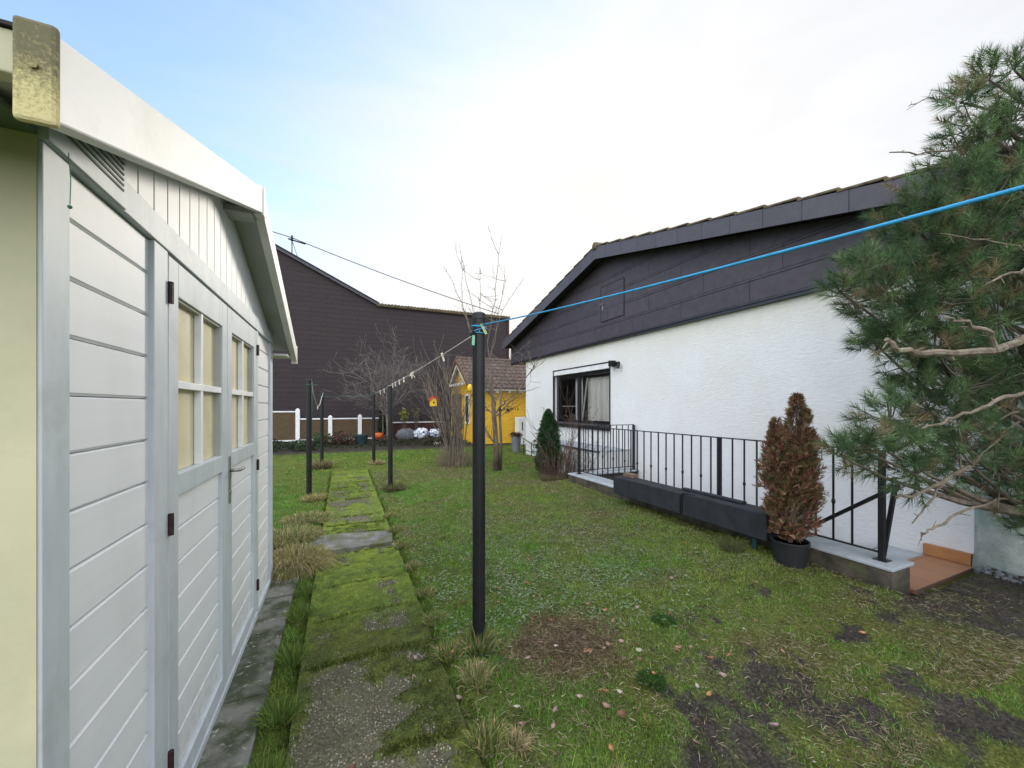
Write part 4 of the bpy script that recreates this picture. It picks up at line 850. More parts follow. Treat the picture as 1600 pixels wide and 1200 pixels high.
for k in range(12):
    a = k*2.4; e = .5+.5*rr.random(); grow(m, (1.62, 15.72, 1.0+.25*rr.random()), (math.cos(a)*e*1.15, math.sin(a)*e*.7, .9), 1.45, .045, 4, .30, .65, 3, .10, rr, .0045)
m.build('branches', m_twigdark, t_)
# tall shrub with many upright stems
bx_, by_ = 2.63, 9.55
t_ = empty('bare_shrub', (bx_, by_, 0), 'dense upright bare shrub with grey green stems left of the near clothes post', 'shrub')
m = MB((bx_, by_, 0))
for k in range(20):
    a = rr.random()*6.28; q = rr.random()*.20; dx, dy = math.cos(a), math.sin(a)
    grow(m, (bx_+dx*q, by_+dy*q, -.02), (dx*.22, dy*.2, 1), 1.15+.5*rr.random(), .024, 2, .15, .28, 3, .14, rr, .0038)
m.build('branches', m_twig, t_)
m = MB((bx_, by_, 0))
for k in range(330):
    a = rr.random()*6.28; q = rr.random()**.5*.48; h = .12+.6*rr.random()**1.4*(1.15-q); dx, dy = math.cos(a), math.sin(a)
    m.tube([(bx_+dx*q, by_+dy*q, 0), (bx_+dx*(q+.05), by_+dy*(q+.03), h*.6), (bx_+dx*q+rr.gauss(0,.08), by_+dy*q+rr.gauss(0,.08), h)], [.004, .0035, .002], 3, cap=False)
m.build('dry_stems', M('dry_stem', (.24,.20,.14), (.15,.12,.085), 10, .9, 0), t_)
# bare tree with long whips behind the near post
bx_, by_ = 3.29, 8.38
t_ = empty('bare_tree', (bx_, by_, 0), 'slim bare tree with tall spiny whips rising behind the near clothes post', 'tree')
m = MB((bx_, by_, 0)); A = lambda px, py, dz=0: pt(px, py, 9.0+dz)
m.tube([(bx_, by_, -.05), A(775, 690), A(772, 650), A(770, 620)], [.075, .06, .052, .045], 10); m.tube([(bx_+.1, by_, -.05), A(783, 690), A(781, 650), A(784, 600)], [.04, .03, .028, .02], 8); m.build('trunk', m_bark, t_, smooth=True)
m = MB((bx_, by_, 0))
limbs = [([A(770, 622), A(738, 525), A(722, 475), A(693, 414)], .017), ([A(770, 622), A(752, 530), A(735, 470), A(717, 380)], .017), ([A(738, 530, .2), A(722, 470, .3), A(721, 400, .3)], .012), ([A(752, 560, -.2), A(751, 480, -.2), A(750, 417, -.2)], .010),
         ([A(770, 622), A(762, 540), A(772, 470), A(785, 362)], .019), ([A(765, 570, .3), A(778, 490, .3), A(793, 430, .4)], .012), ([A(765, 560, -.3), A(785, 485, -.3), A(819, 434, -.3)], .011), ([A(772, 650), A(790, 628), A(812, 606), A(832, 578), A(836, 572)], .030),
         ([A(700, 600, .5), A(682, 560, .5), A(678, 530, .5)], .014), ([A(720, 640, .4), A(700, 600, .4), A(690, 545, .4)], .014), ([A(781, 650), A(800, 640), A(815, 630)], .012), ([A(770, 600), A(800, 555), A(812, 548), A(830, 530)], .009)]
for pts_, r in limbs:
    # resample and add wobble and spurs
    P = []
    for a_, b_ in zip(pts_[:-1], pts_[1:]):
        for k in range(6): P.append(a_.lerp(b_, k/6)+Vector((rr.gauss(0, .012), rr.gauss(0, .012), rr.gauss(0, .008))))
    P.append(pts_[-1]); n = len(P); m.tube(P, [max(.0035, .8*r*(1-.8*i/n)) for i in range(n)], 5, cap=False)
    for i in range(2, n-1):
        for _ in range(2 if r < .03 else 1):
            d = (P[i+1]-P[i-1]).normalized(); q = (d*.4+Vector((rr.gauss(0, 1), rr.gauss(0, 1), rr.gauss(0, .5)+.3))).normalized()
            if rr.random() < .10 or (r >= .03 and rr.random() < .5): grow(m, P[i], q, .45, .008, 1, .2, .4, 2, .1, rr, .0035)
            else: m.tube([P[i], P[i]+q*rr.uniform(.03, .07)], [.005, .003], 3, cap=False)
for k in range(9):
    a = rr.random()*6.28; grow(m, (bx_, by_, .4+1.3*rr.random()), (math.cos(a)*.7, math.sin(a)*.6, .8), .8, .014, 2, .25, .5, 3, .1, rr, .004)
m.build('branches', m_twig, t_)
V, F, C = leafcloud(tuple(pt(792, 640, 9.0)), (.28, .2, .10), 26, .05, [(.07,.035,.02), (.05,.025,.015)]); npmesh('withered_leaves', V, F, MT_leaf, t_, C, origin=(bx_, by_, 0))
# shrubs by the white house
t_ = empty('bare_shrub', (4.12, 6.75, 0), 'brown twiggy bare shrub beside the green conical conifer', 'shrub')
m = MB((4.12, 6.75, 0))
for k in range(10):
    a = rr.random()*6.28; grow(m, (4.05+.1*math.cos(a), 6.75+.12*math.sin(a), 0), (math.cos(a)*.3, math.sin(a)*.35, 1), .75+.4*rr.random(), .010, 2, .2, .45, 3, .1, rr, .0028)
m.build('branches', m_twigred, t_)
m = MB((4.12, 6.75, 0))
for k in range(260):
    a = rr.random()*6.28; q = rr.random()**.5*.34; h = .25+.5*rr.random(); dx, dy = math.cos(a), math.sin(a)*1.2
    m.tube([(4.0+dx*q, 6.75+dy*q, 0), (4.0+dx*(q+.05), 6.75+dy*(q+.03), h*.6), (4.0+dx*(q+.15*rr.random()), 6.75+dy*(q+.1), h)], [.0035, .003, .0018], 3, cap=False)
m.build('dry_stems', m_twigred, t_)
t_ = empty('bare_shrub', (4.42, 6.35, 0), 'thin dark bare shrub seen through the far end of the balustrade', 'shrub')
m = MB((4.42, 6.35, 0))
for k in range(8):
    a = rr.random()*6.28; grow(m, (4.38+.06*math.cos(a), 6.35, .05), (math.cos(a)*.5, math.sin(a)*.2, .8), .42, .008, 2, .25, .5, 3, .1, rr, .0028)
m.build('branches', m_twigdark, t_)

# ================================================================ CONIFERS
def blades(P, D, Lg, w, C, droop=.0, side=None, three=False):
    """one tapering bent blade per row: base P, direction D (unit), length Lg, width w, tint C"""
    n = len(P); s = side if side is not None else np.cross(D, rng.normal(size=(n, 3))); s = s/(np.linalg.norm(s, axis=1)[:, None]+1e-9)
    g = np.array([0, 0, -1.0]); Lg = Lg[:, None]; w = (w*np.ones(n))[:, None]; dr = (droop*np.ones(n))[:, None]
    if three:
        V = np.stack([P-s*w/2, P+s*w/2, P+D*Lg+g*dr*Lg], 1); return V.reshape(-1, 3), np.arange(3*n).reshape(n, 3), np.repeat(C, 3, 0)
    mid = P+D*Lg*.55+g*dr*Lg*.2; tip = P+D*Lg+g*dr*Lg*.9
    V = np.stack([P-s*w/2, P+s*w/2, mid+s*w*.42, mid-s*w*.42, tip], 1).reshape(-1, 3); b = np.arange(n)*5
    return V, [np.stack([b, b+1, b+2, b+3], 1), np.stack([b+3, b+2, b+4], 1)], np.repeat(C, 5, 0)
def unit(a): return a/(np.linalg.norm(a, axis=-1, keepdims=True)+1e-9)
# big pine at the right
px0, py0 = 4.86, .97
pine = empty('pine_tree', (px0, py0, 0), 'large dense green pine with long needles and bare lower branches over the stair', 'tree')
def trunkp(z): return Vector((px0-.10*math.sin(z*.9), py0+.06*math.sin(z*1.3), z))
m = MB((px0, py0, 0)); m.tube([trunkp(z) for z in np.linspace(-.05, 4.0, 14)], [.115-.024*z for z in np.linspace(0, 4.0, 14)], 12); m.build('trunk', m_bark, pine, smooth=True)
EL = [(1545,125,2.8,.15),(1500,160,2.8,.09),(1585,110,2.8,.12),(1520,195,2.8,.16),(1580,195,2.85,.20),(1505,245,2.8,.18),(1600,800,2.75,.16),(1640,830,2.8,.2),(1600,260,2.9,.45),(1470,305,2.75,.26),(1540,330,2.7,.35),(1425,345,2.75,.22),(1590,400,2.7,.45),(1500,400,2.6,.38),(1420,400,2.7,.24),(1345,425,2.55,.14),(1312,455,2.5,.07),(1385,455,2.6,.22),(1450,470,2.6,.36),(1560,500,2.6,.45),(1395,515,2.55,.20),(1370,540,2.5,.11),(1460,545,2.5,.28),(1440,585,2.5,.12),(1500,610,2.5,.30),(1590,600,2.7,.45),(1450,640,2.4,.22),(1390,655,2.3,.13),(1340,700,2.15,.10),(1312,712,2.1,.05),(1385,705,2.2,.17),(1430,740,2.3,.15),(1500,705,2.4,.24),(1560,730,2.6,.28),(1620,740,2.7,.32),
      (1700,300,3.0,.6),(1760,480,3.1,.7),(1720,640,3.0,.6),(1650,170,2.95,.35),(1850,400,3.3,.7)]
PP = []; DD = []; br = MB((px0, py0, 0)); rr = random.Random(11)
for (ex, ey, ez, er) in EL:
    c = pt(ex, ey, ez); hz = c.z-.45*math.hypot(c.x-px0, c.y-py0); tz = min(max(hz, .7), 3.9); t0 = trunkp(tz)
    mid = t0.lerp(c, .5)-Vector((0, 0, .08)); pth = [t0, t0.lerp(mid, .5)+Vector((rr.gauss(0, .03), rr.gauss(0, .03), -.02)), mid, mid.lerp(c, .6)+Vector((rr.gauss(0, .03), rr.gauss(0, .03), -.02)), c]
    Ld = (c-t0).length; br.tube(pth, [.010+.010*Ld, .010+.008*Ld, .010+.004*Ld, .009, .006], 7, cap=False)
    ns_ = int(40*(er/.2)**2.0)+8; outd = Vector((c.x-px0, c.y-py0, .25)).normalized()
    ns_ = int(min(ns_, 300)*(.85 if 1400 < ex < 1620 and 280 < ey < 760 else 1))
    for k in range(ns_):
        v = Vector((rr.gauss(0, 1), rr.gauss(0, 1), rr.gauss(0, 1))).normalized(); f = rr.random()**.45; p = c+v*er*f
        d = (v*.9+outd*.5+Vector((0, 0, .55))).normalized(); PP.append(p); DD.append(d)
        if rr.random() < .35: q = c.lerp(p, .15); br.tube([q, q.lerp(p, .5)+Vector((0, 0, -.01)), p+d*.04], [.006, .0045, .003], 4, cap=False)
br.build('branches', m_bark, pine)
PP = np.array(PP); DD = np.array(DD); ns_ = len(PP); K = 58
T = np.tile(np.linspace(0, 1, K), (ns_, 1)); base = PP[:, None]+DD[:, None]*(T[..., None]*.085); ph = rng.random((ns_, K))*6.283
u = unit(np.cross(DD, np.array([.3, .5, .8]))); v = np.cross(DD, u); ang = R(62)-T*R(38)+rng.normal(size=T.shape)*.12
Dn = DD[:, None]*np.cos(ang)[..., None]+(u[:, None]*np.cos(ph)[..., None]+v[:, None]*np.sin(ph)[..., None])*np.sin(ang)[..., None]
Ln = (.072+.028*rng.random((ns_, K)))*(1-.15*T); g_ = rng.random(ns_); tc_ = np.where(g_[:, None] < .12, np.array([[.20, .165, .09]]), np.where(g_[:, None] < .5, np.array([[.055, .105, .045]]), np.array([[.105, .17, .07]])))
Cn = (tc_[:, None]*(.55+.9*rng.random((ns_, 1, 1)))*(.65+.7*rng.random((ns_, K, 1)))).reshape(-1, 3)
V, F, C = blades(base.reshape(-1, 3), unit(Dn).reshape(-1, 3), Ln.ravel(), (.0034), Cn, .06, three=True)
npmesh('crown', V, F, MT_leaf, pine, C, origin=(px0, py0, 0)); print('pine needles', ns_*K)
# bare lower limbs
m_pale = M('pale_bark', (.22,.185,.14), (.10,.08,.06), 18, .9, .6, 60, dirt=(.24,.26,.17), dirts=12); B_ = lambda x, y, z: pt(x, y, z)
for pts_, r in (([trunkp(1.6), B_(1600, 530, 2.3), B_(1545, 552, 2.12), B_(1500, 552, 2.08), B_(1440, 552, 2.05), B_(1400, 545, 2.05), B_(1385, 530, 2.05)], .026), ([B_(1560, 545, 2.12), B_(1545, 522, 2.1), B_(1510, 505, 2.06), B_(1475, 497, 2.05)], .013),
                ([trunkp(1.0), B_(1560, 700, 2.6), B_(1500, 735, 2.4), B_(1440, 770, 2.25), B_(1400, 778, 2.2)], .016), ([B_(1480, 748, 2.35), B_(1450, 785, 2.3), B_(1425, 818, 2.25)], .007), ([trunkp(.8), B_(1560, 780, 2.6), B_(1510, 800, 2.4), B_(1460, 822, 2.3), B_(1445, 835, 2.28), B_(1438, 832, 2.28)], .009),
                ([trunkp(1.2), B_(1600, 612, 2.2), B_(1560, 622, 2.1), B_(1530, 640, 2.05), B_(1480, 655, 2.05), B_(1440, 670, 2.05)], .012), ([trunkp(3.2), B_(1520, 232, 2.8), B_(1450, 238, 2.75), B_(1390, 238, 2.7)], .008), ([trunkp(3.6), B_(1560, 150, 2.8), B_(1480, 152, 2.75), B_(1440, 156, 2.7), B_(1420, 166, 2.7)], .004),
                ([trunkp(2.2), B_(1610, 420, 2.3), B_(1575, 428, 2.15), B_(1550, 440, 2.1)], .010), ([trunkp(2.4), B_(1590, 385, 2.3), B_(1520, 372, 2.2), B_(1470, 365, 2.2)], .006), ([B_(1590, 660, 2.5), B_(1560, 690, 2.45), B_(1530, 715, 2.4), B_(1520, 730, 2.4)], .006), ([B_(1590, 640, 2.5), B_(1545, 670, 2.45), B_(1500, 690, 2.4)], .006)):
    P = []; bl = MB((px0, py0, 0))
    for a_, b_ in zip(pts_[:-1], pts_[1:]):
        for k in range(4): P.append(a_.lerp(b_, k/4)+Vector((rr.gauss(0, .006), rr.gauss(0, .006), rr.gauss(0, .006))))
    P.append(pts_[-1]); n = len(P); bl.tube(P, [max(.003, r*(1-.6*i/n)*(1+.15*rr.random())) for i in range(n)], 7)
    for i in range(3, n, 2):
        q = Vector((rr.gauss(0, 1), rr.gauss(0, 1), rr.gauss(0, 1))).normalized()*rr.uniform(.02, .07); bl.tube([P[i], P[i]+q], [r*.3+.001, .0018], 4, cap=False)
    bl.build('bare_limb', m_pale, pine)
def column_conifer(name, c, H, rmax, n, cols, lab, cat, tips, parent=None, zb=0, jag=.25, fl=.05, holes=0, hs=3.0):
    c = Vector(c); t_ = parent or empty(name, c, lab, cat); P = []; D = []
    rr = random.Random(5)
    while len(P) < n:
        i = rr.randrange(len(tips)); (ox, oy, hh, rm, wt) = tips[i]
        if rr.random() > wt: continue
        u = rr.random()**.85; z = zb+u*(hh-zb); prof = (math.sin(min(1, (u+.13)/.40)*math.pi/2))*(1-u**2.3)**.8
        a = rr.random()*6.283; rad = rm*prof*(1+jag*math.sin(a*3+z*9)*.5+jag*math.sin(a*7-z*23)*.4+rr.gauss(0, jag*.25)); f = rr.random()**.4
        ox2, oy2 = ox*min(1, u*1.8), oy*min(1, u*1.8)
        if holes and fbm(a*1.2+7, z*hs, 1.3, 2) < holes: continue
        P.append((c.x+ox2+rad*f*math.cos(a), c.y+oy2+rad*f*math.sin(a), c.z+z)); dd_ = Vector((math.cos(a)*.75, math.sin(a)*.75, .75+.4*u))+Vector((rr.gauss(0, .3), rr.gauss(0, .3), rr.gauss(0, .3))); D.append(tuple(dd_.normalized()))
    P = np.array(P); D = np.array(D); n = len(P); K = 8
    s = unit(np.cross(D, rng.normal(size=(n, 3)))); k = np.arange(K); tt = (k//2)/(K/2); sg = np.where(k % 2 == 0, 1, -1)
    base = P[:, None]+D[:, None]*(tt[None, :, None]*fl*.8); dn = unit(D[:, None]+s[:, None]*(sg*(.8-.35*tt))[None, :, None]+rng.normal(size=(n, K, 3))*.15)
    Lg = fl*(.9-.35*tt)[None]*(.7+.6*rng.random((n, K))); cc_ = np.array(cols)[rng.integers(0, len(cols), n)]*(.6+.8*rng.random(n))[:, None]; C = np.repeat(cc_, K, 0)*(.8+.4*rng.random((n*K, 1)))
    V, F, C = blades(base.reshape(-1, 3), dn.reshape(-1, 3), Lg.ravel(), fl*.13, C, .05)
    npmesh('foliage', V, F, MT_leaf, t_, C, origin=tuple(c))
    m = MB(c)
    for (ox, oy, hh, rm, wt) in tips: m.tube([c+Vector((0, 0, zb-.05)), c+Vector((ox*.5, oy*.5, hh*.45)), c+Vector((ox, oy, hh*.93))], [.016, .010, .003], 6)
    for q in range(60):
        (ox, oy, hh, rm, wt) = tips[q % len(tips)]; z = zb+rr.random()*.85*(hh-zb); a = rr.random()*6.28; e = rm*.75*(1-(z/hh)**2)
        m.tube([c+Vector((ox*z/hh, oy*z/hh, z)), c+Vector((ox*z/hh+e*math.cos(a), oy*z/hh+e*math.sin(a), z+.16))], [.005, .002], 4, cap=False)
    m.build('stem', m_bark, t_); return t_
pc = Vector((3.63, 2.12, gzs(3.63, 2.12)))
pt_ = empty('potted_conifer', pc, 'rusty brown dried out conifer in a black pot beside the balustrade', 'potted plant')
m = MB(pc); m.lathe(pc, [(.120, -.01), (.140, .190), (.146, .193), (.146, .212), (.136, .212), (.132, .19)], 26); m.build('pot', m_pot, pt_, smooth=False, bevel=.002)
m = MB(pc); m.lathe(pc, [(.134, .17), (.134, .19)], 20); m.build('soil', m_soil, pt_)
column_conifer('', pc, 1.45, .28, 5200, [(.27,.12,.08), (.22,.11,.08), (.18,.14,.065), (.30,.20,.12), (.14,.125,.055)], '', '', [(.05, -.03, 1.47, .17, 1), (-.09, .06, 1.26, .14, .8), (.09, -.07, 1.34, .13, .8), (-.02, -.03, 1.0, .185, .8)], pt_, .21, .5, .050, .44, 5)
m = MB(pc); m.tube([pc+Vector((.0, -.2, .85)), pc+Vector((.05, -.22, .95)), pc+Vector((.09, -.20, 1.03))], [.004, .005, .003], 5); m.build('bare_twig', m_twig, pt_)
column_conifer('conical_conifer', (4.0, 7.15, 0), 1.38, .30, 5200, [(.035,.085,.032), (.05,.11,.04), (.025,.06,.025)], 'dark green cone shaped conifer standing before the house window', 'conifer', [(.0, 0, 1.40, .285, 1)], None, .03, .3, .055)
# ================================================================ GRASS, WEEDS, LITTER
def lawn_sample(n, x0, x1, y0, y1, zmin, zmax):
    x = x0+(x1-x0)*rng.random(n); y = y0+(y1-y0)*rng.random(n); Z = DX*x+DY*y; k = (Z >= zmin) & (Z < zmax); return x[k], y[k]
parts = []
def grass(x, y, hgt, wid, keepf=1.0, lean=.5):
    soil, moss, dry, fade, bed = zones(x, y)
    jg = .16*(fbm(x, y, 7, 3)-.42); inp = ((x > PX0-.01+jg) & (x < PX1-.035-jg*1.5) & (y < 9.75)); apr = (x < -.34) & (y < 4.9)
    hole = ((x > 3.8) & (x < 5.7) & (y > 1.45) & (y < 6.12)) | ((x > 5.2) & (y < 10.95) & (y > .8)) | ((x > 3.45) & (y < 1.4))
    tuft = fbm(x, y, 6, 3); bald = fbm(x+50, y-20, 2.6, 3)
    pr = (1-soil*.97)*(1-dry*.72)*(1-moss*.72)*np.where(inp, 0, 1)*np.where(apr, 0, 1)*np.where(hole, 0, 1)*(.35+1.1*sstep(.3, .6, bald))
    k = rng.random(len(x)) < pr*keepf; x, y, tuft, fade, moss, dry = x[k], y[k], tuft[k], fade[k], moss[k], dry[k]; n = len(x)
    edge = np.exp(-((x-.58)/.07)**2)*(y < 9.7)*1.0 + np.exp(-((x+.28)/.06)**2)*(y < 4.8)
    h = hgt*(.35+2.4*tuft**2.2)*(.5+rng.random(n))*(1-.55*moss)*(1+1.0*edge*fbm(x+4, y, 4, 2))
    a = rng.random(n)*6.283; l = lean*(.3+rng.random(n)); D = unit(np.stack([np.cos(a)*l, np.sin(a)*l, np.ones(n)], 1))
    cg = np.stack([.105+.075*fbm(x, y, 1.1, 3), .22+.11*fbm(x+5, y, 1.7, 3), .048+0*x], 1)
    cy = np.array([.28, .31, .07]); cs = np.array([.34, .29, .16]); r1 = rng.random(n)
    yl = sstep(.42, .62, fbm(x-8, y+13, .9, 3))[:, None]; C = cg*(1-.5*yl)+cy*.5*yl
    st = (r1 < (.07+.35*fade+.5*dry+.30*moss)*.8)[:, None]; C = np.where(st, cs*(.5+.6*rng.random((n, 1))), C); C = C*(.45+1.0*rng.random((n, 1)))*(.72+.6*fbm(x, y, 9, 2))[:, None]
    P = np.stack([x, y, gz(x, y)-.002], 1)
    parts.append(blades(P, D, h, wid, C, .28))
def add_lod(dens, z0, z1, h, w):
    x0, x1, y0, y1 = -1.2, 7.5, .2, 13.6; n = int(dens*(x1-x0)*(y1-y0)); x, y = lawn_sample(n, x0, x1, y0, y1, z0, z1)
    s = np.abs((DY*x-DX*y)/(DX*x+DY*y)) < 1.62; x, y = x[s], y[s]; s = ~((x < -.6) & (y < 3.8)); grass(x[s], y[s], h, w)
add_lod(14000, .9, 2.5, .024, .0024); add_lod(1800, .9, 4.2, .042, .0030); add_lod(9000, 2.5, 4.2, .026, .0032); add_lod(3600, 4.2, 7.5, .030, .0055); add_lod(1100, 7.5, 15.5, .032, .011)
V = np.concatenate([p[0] for p in parts]); C = np.concatenate([p[2] for p in parts]); o_ = 0; Q = []; T3 = []
for p in parts: Q.append(p[1][0]+o_); T3.append(p[1][1]+o_); o_ += len(p[0])
MT_grass = Mtint('grass_blade', .7, .15, .35)
tag(npmesh('grass', V, [np.concatenate(Q), np.concatenate(T3)], MT_grass, None, C), 'short patchy green lawn grass between path and house', 'grass', kind='stuff'); print('grass blades', len(V)//5)
# dead thatch lying between the blades, and crumbled leaf litter
n = 110000; x = .45+4.0*rng.random(n); y = .8+8.5*rng.random(n)**1.5; s_ = (DX*x+DY*y > 1.1) & (np.abs((DY*x-DX*y)/(DX*x+DY*y)) < 1.6); x, y = x[s_], y[s_]
soil, moss, dry, fade, bed = zones(x, y); k = (rng.random(len(x)) < (.12+.75*sstep(.45, .65, fbm(x+2, y+2, 3.1, 4))+.5*fade+.3*moss)*(1-.6*soil)) & ~((x > 3.8) & (y > 1.4) & (y < 6.15)) & (x > .5); x, y = x[k], y[k]; n = len(x)
b_ = rng.random(n)*6.283; P = np.stack([x, y, gz(x, y)+.002+.016*rng.random(n)], 1); D = unit(np.stack([np.cos(b_), np.sin(b_), .35*rng.normal(size=n)], 1)); C = np.array([[.34,.28,.17], [.22,.17,.10], [.13,.10,.06], [.42,.38,.27]])[rng.integers(0, 4, n)]*(.5+.7*rng.random((n, 1)))
V1, F1, C1 = blades(P, D, (.018+.03*rng.random(n)), .0019+.0005*y, C, .1); tag(npmesh('dead_grass', V1, F1, MT_grass, None, C1), 'straw coloured dead grass lying through the lawn', 'dead grass', kind='stuff')
n = 2600; x = .2+3.6*rng.random(n); y = .9+4.5*rng.random(n)**1.3; V = rng.normal(size=(n, 4, 3))*.0; a = rng.random(n)*6.283; s_ = .003+.007*rng.random(n)**2
q = np.array([[-1, 0, .1], [0, .6, .3], [1, 0, 0], [0, -.6, .25]]); V[:, :, 0] = x[:, None]+s_[:, None]*(q[None, :, 0]*np.cos(a)[:, None]-q[None, :, 1]*np.sin(a)[:, None]); V[:, :, 1] = y[:, None]+s_[:, None]*(q[None, :, 0]*np.sin(a)[:, None]+q[None, :, 1]*np.cos(a)[:, None]); V[:, :, 2] = gz(x, y)[:, None]+.008+s_[:, None]*q[None, :, 2]+np.where((x > PX0) & (x < PX1), .032, 0)[:, None]
C = np.array([[.22,.14,.09], [.12,.07,.04], [.38,.33,.27], [.06,.04,.03]])[rng.integers(0, 4, n)]; tag(npmesh('leaf_litter', V.reshape(-1, 3), np.arange(4*n).reshape(n, 4), MT_leaf, None, np.repeat(C, 4, 0)), 'tiny crumbs of dead leaves strewn over lawn, soil and path', 'leaf litter', kind='stuff')
# pale broad leaved weeds in the lawn, and moss sprigs on the path
n = 11000; x = 1.7+rng.normal(size=n)*1.1; y = 3.1+rng.normal(size=n)*1.0; k = (x > .62) & (x < 3.6) & (y > 1.9+.4*rng.random(n)) & ((x-1.3)**2+(y-2.08)**2 > .12) & (fbm(x, y, 4, 3)+.25*rng.random(n) > .56); x, y = x[k], y[k]; n = len(x)
a = rng.random(n)*6.283; P = np.stack([x, y, gz(x, y)+.004+.014*rng.random(n)], 1); D = unit(np.stack([np.cos(a), np.sin(a), .45*rng.random(n)], 1))
C = np.array([.18, .25, .14])*(.6+.8*rng.random((n, 1))); sd_ = unit(np.cross(D, np.tile([[0, 0, 1.0]], (n, 1))))
V1, F1, C1 = blades(P, D, .022+.016*rng.random(n), .011, C, .15, side=sd_)
tag(npmesh('weeds', V1, F1, MT_leaf, None, C1), 'pale broad leaved weeds spread in the lawn behind the near clothes post', 'weeds', kind='stuff')
n = 90000; x = PX0-.05+(PX1-PX0+.12)*rng.random(n); y = .9+8.8*rng.random(n)**1.3; nm_ = fbm(x, y, 5, 5); sid_ = np.searchsorted(joints, y); my = np.array([.62, .62, .64, .78, .92, .92, .35, .80, .45, .72, .60, .72, .58, .70, .65, .85, .9])[sid_]
jd_ = np.min(np.abs(y[:, None]-np.array(joints)), -1); k = (nm_+.55*(my-.5)+.2*(1-sstep(0, .06, jd_))+.25*(1-sstep(0, .12, np.minimum(x-PX0, PX1-x)))-.34*np.exp(-(((x-.02)/.24)**2+((y-1.75)/.42)**2)**2)) > .56; x, y, jd_ = x[k], y[k], jd_[k]; n = len(x)
a = rng.random(n)*6.283; P = np.stack([x, y, np.where((x > PX0) & (x < PX1), -.020+.012*fbm(x, y, 22, 3), gz(x, y))], 1); D = unit(np.stack([np.cos(a)*.7, np.sin(a)*.7, .5+rng.random(n)], 1))
nearf = (1-sstep(2.6, 3.3, y))[:, None]; C = np.array([.165, .21, .035])*(.35+.9*rng.random((n, 1)))*(1-.4*nearf); hh_ = (.006+.007*rng.random(n))*(1+1.2*np.exp(-(jd_/.03)**2))
V1, F1, C1 = blades(P, D, hh_, .0042+.001*y, C, .1)
tag(npmesh('moss', V1, F1, MT_leaf, None, C1), 'bright yellow green moss cushions covering the path slabs', 'moss', kind='stuff')

def clump(name, c, rad, H, n, cols, lab, w=.004, lean=1.0, droop=.5, cat='grass tuft', grp=None):
    c = np.array([c[0], c[1], gzs(c[0], c[1])]); a = rng.random(n)*6.283; q = np.sqrt(rng.random(n))*rad*.55
    P = np.stack([c[0]+q*np.cos(a), c[1]+q*np.sin(a), np.full(n, c[2]-.005)], 1); a2 = a+rng.normal(size=n)*.5; l = lean*rng.random(n)
    D = unit(np.stack([np.cos(a2)*l, np.sin(a2)*l, np.ones(n)], 1)); C = np.array(cols)[rng.integers(0, len(cols), n)]*(.6+.8*rng.random((n, 1)))
    V, F, C = blades(P, D, H*(.5+.6*rng.random(n)), w, C, droop); o = npmesh(name, V, F, MT_grass, None, C, origin=tuple(c)); return tag(o, lab, cat, grp)
ST = [(.40,.34,.18), (.30,.25,.14), (.44,.37,.20)]; GR = [(.10,.18,.04), (.13,.21,.05)]; YG = [(.23,.25,.06), (.28,.28,.09)]
G_ = 'tufts of rough grass round posts and edges'
clump('grass_clump', (-.42, 4.12), .34, .40, 4200, ST+YG, 'big straw yellow clump of arching grass at the far corner of the shed', .005, 1.5, .7, grp=G_)
clump('grass_clump', (-.55, 4.95), .46, .27, 3200, ST+GR, 'flat straw coloured grass mound behind the big clump at the shed corner', .005, 1.6, .6, grp=G_)
clump('grass_clump', (-.42, 5.7), .42, .20, 2400, ST+GR, 'dry grass patch left of the path before the left clothes post', .006, 1.5, .6, grp=G_)
clump('grass_tuft', (.78, 2.28), .16, .17, 800, ST[:2]+GR+GR, 'green and straw grass tuft round the foot of the near clothes post', .0035, .9, .35, grp=G_)
clump('grass_tuft', (.66, 1.98), .12, .13, 450, ST+GR, 'straw tuft at the path edge in front of the near clothes post', .0032, 1.1, .4, grp=G_)
clump('grass_tuft', (.70, 1.55), .09, .09, 330, ST, 'pale dry tuft on the path edge near the front', .003, 1.6, .5, grp=G_)
clump('grass_tuft', (.83, 7.1), .28, .24, 1000, [(.22,.17,.11), (.15,.13,.07)]+GR[:1], 'brownish tuft round the second post right of the path', .007, 1.2, .4, grp=G_)
clump('grass_tuft', (.80, 10.55), .24, .22, 500, ST, 'pale tuft round the farthest post right of the path', .009, 1.2, .4, grp=G_)
clump('grass_tuft', (-.46, 10.35), .30, .36, 800, [(.26,.22,.12), (.16,.15,.07)], 'bushy dry tuft hiding the foot of the far left clothes post', .009, 1.0, .4, grp=G_)
clump('grass_tuft', (-.42, 6.9), .22, .20, 600, ST+YG, 'straw tuft at the foot of the left clothes post nearest the shed', .007, 1.2, .4, grp=G_)
clump('grass_tuft', (3.45, 2.55), .16, .26, 380, [(.16,.16,.08), (.09,.12,.04)], 'thin long grass tuft standing left of the black pot', .003, .9, .5, grp=G_)
clump('grass_tuft', (1.55, 1.62), .12, .07, 600, [(.035,.09,.02), (.05,.11,.025)], 'dense dark green tuft beside the dry brown patch', .003, 1.3, .4, grp=G_)
clump('grass_tuft', (2.05, 2.02), .13, .06, 500, [(.04,.10,.025), (.05,.11,.025)], 'fresh green tuft right of the dry brown patch', .003, 1.3, .4, grp=G_)
clump('grass_tuft', (1.02, 1.22), .10, .06, 420, YG+ST[:1], 'yellowish tuft near the front between path and bare soil', .0028, 1.5, .4, grp=G_)
clump('grass_tuft', (1.33, 1.40), .05, .05, 160, YG, 'tiny yellow tuft behind the orange leaf', .0025, 1.4, .4, grp=G_)
clump('grass_tuft', (3.75, 6.6), .30, .22, 600, [(.20,.17,.10), (.13,.12,.06)], 'dry brown tuft at the far end of the stairwell coping', .006, 1.2, .4, grp=G_)
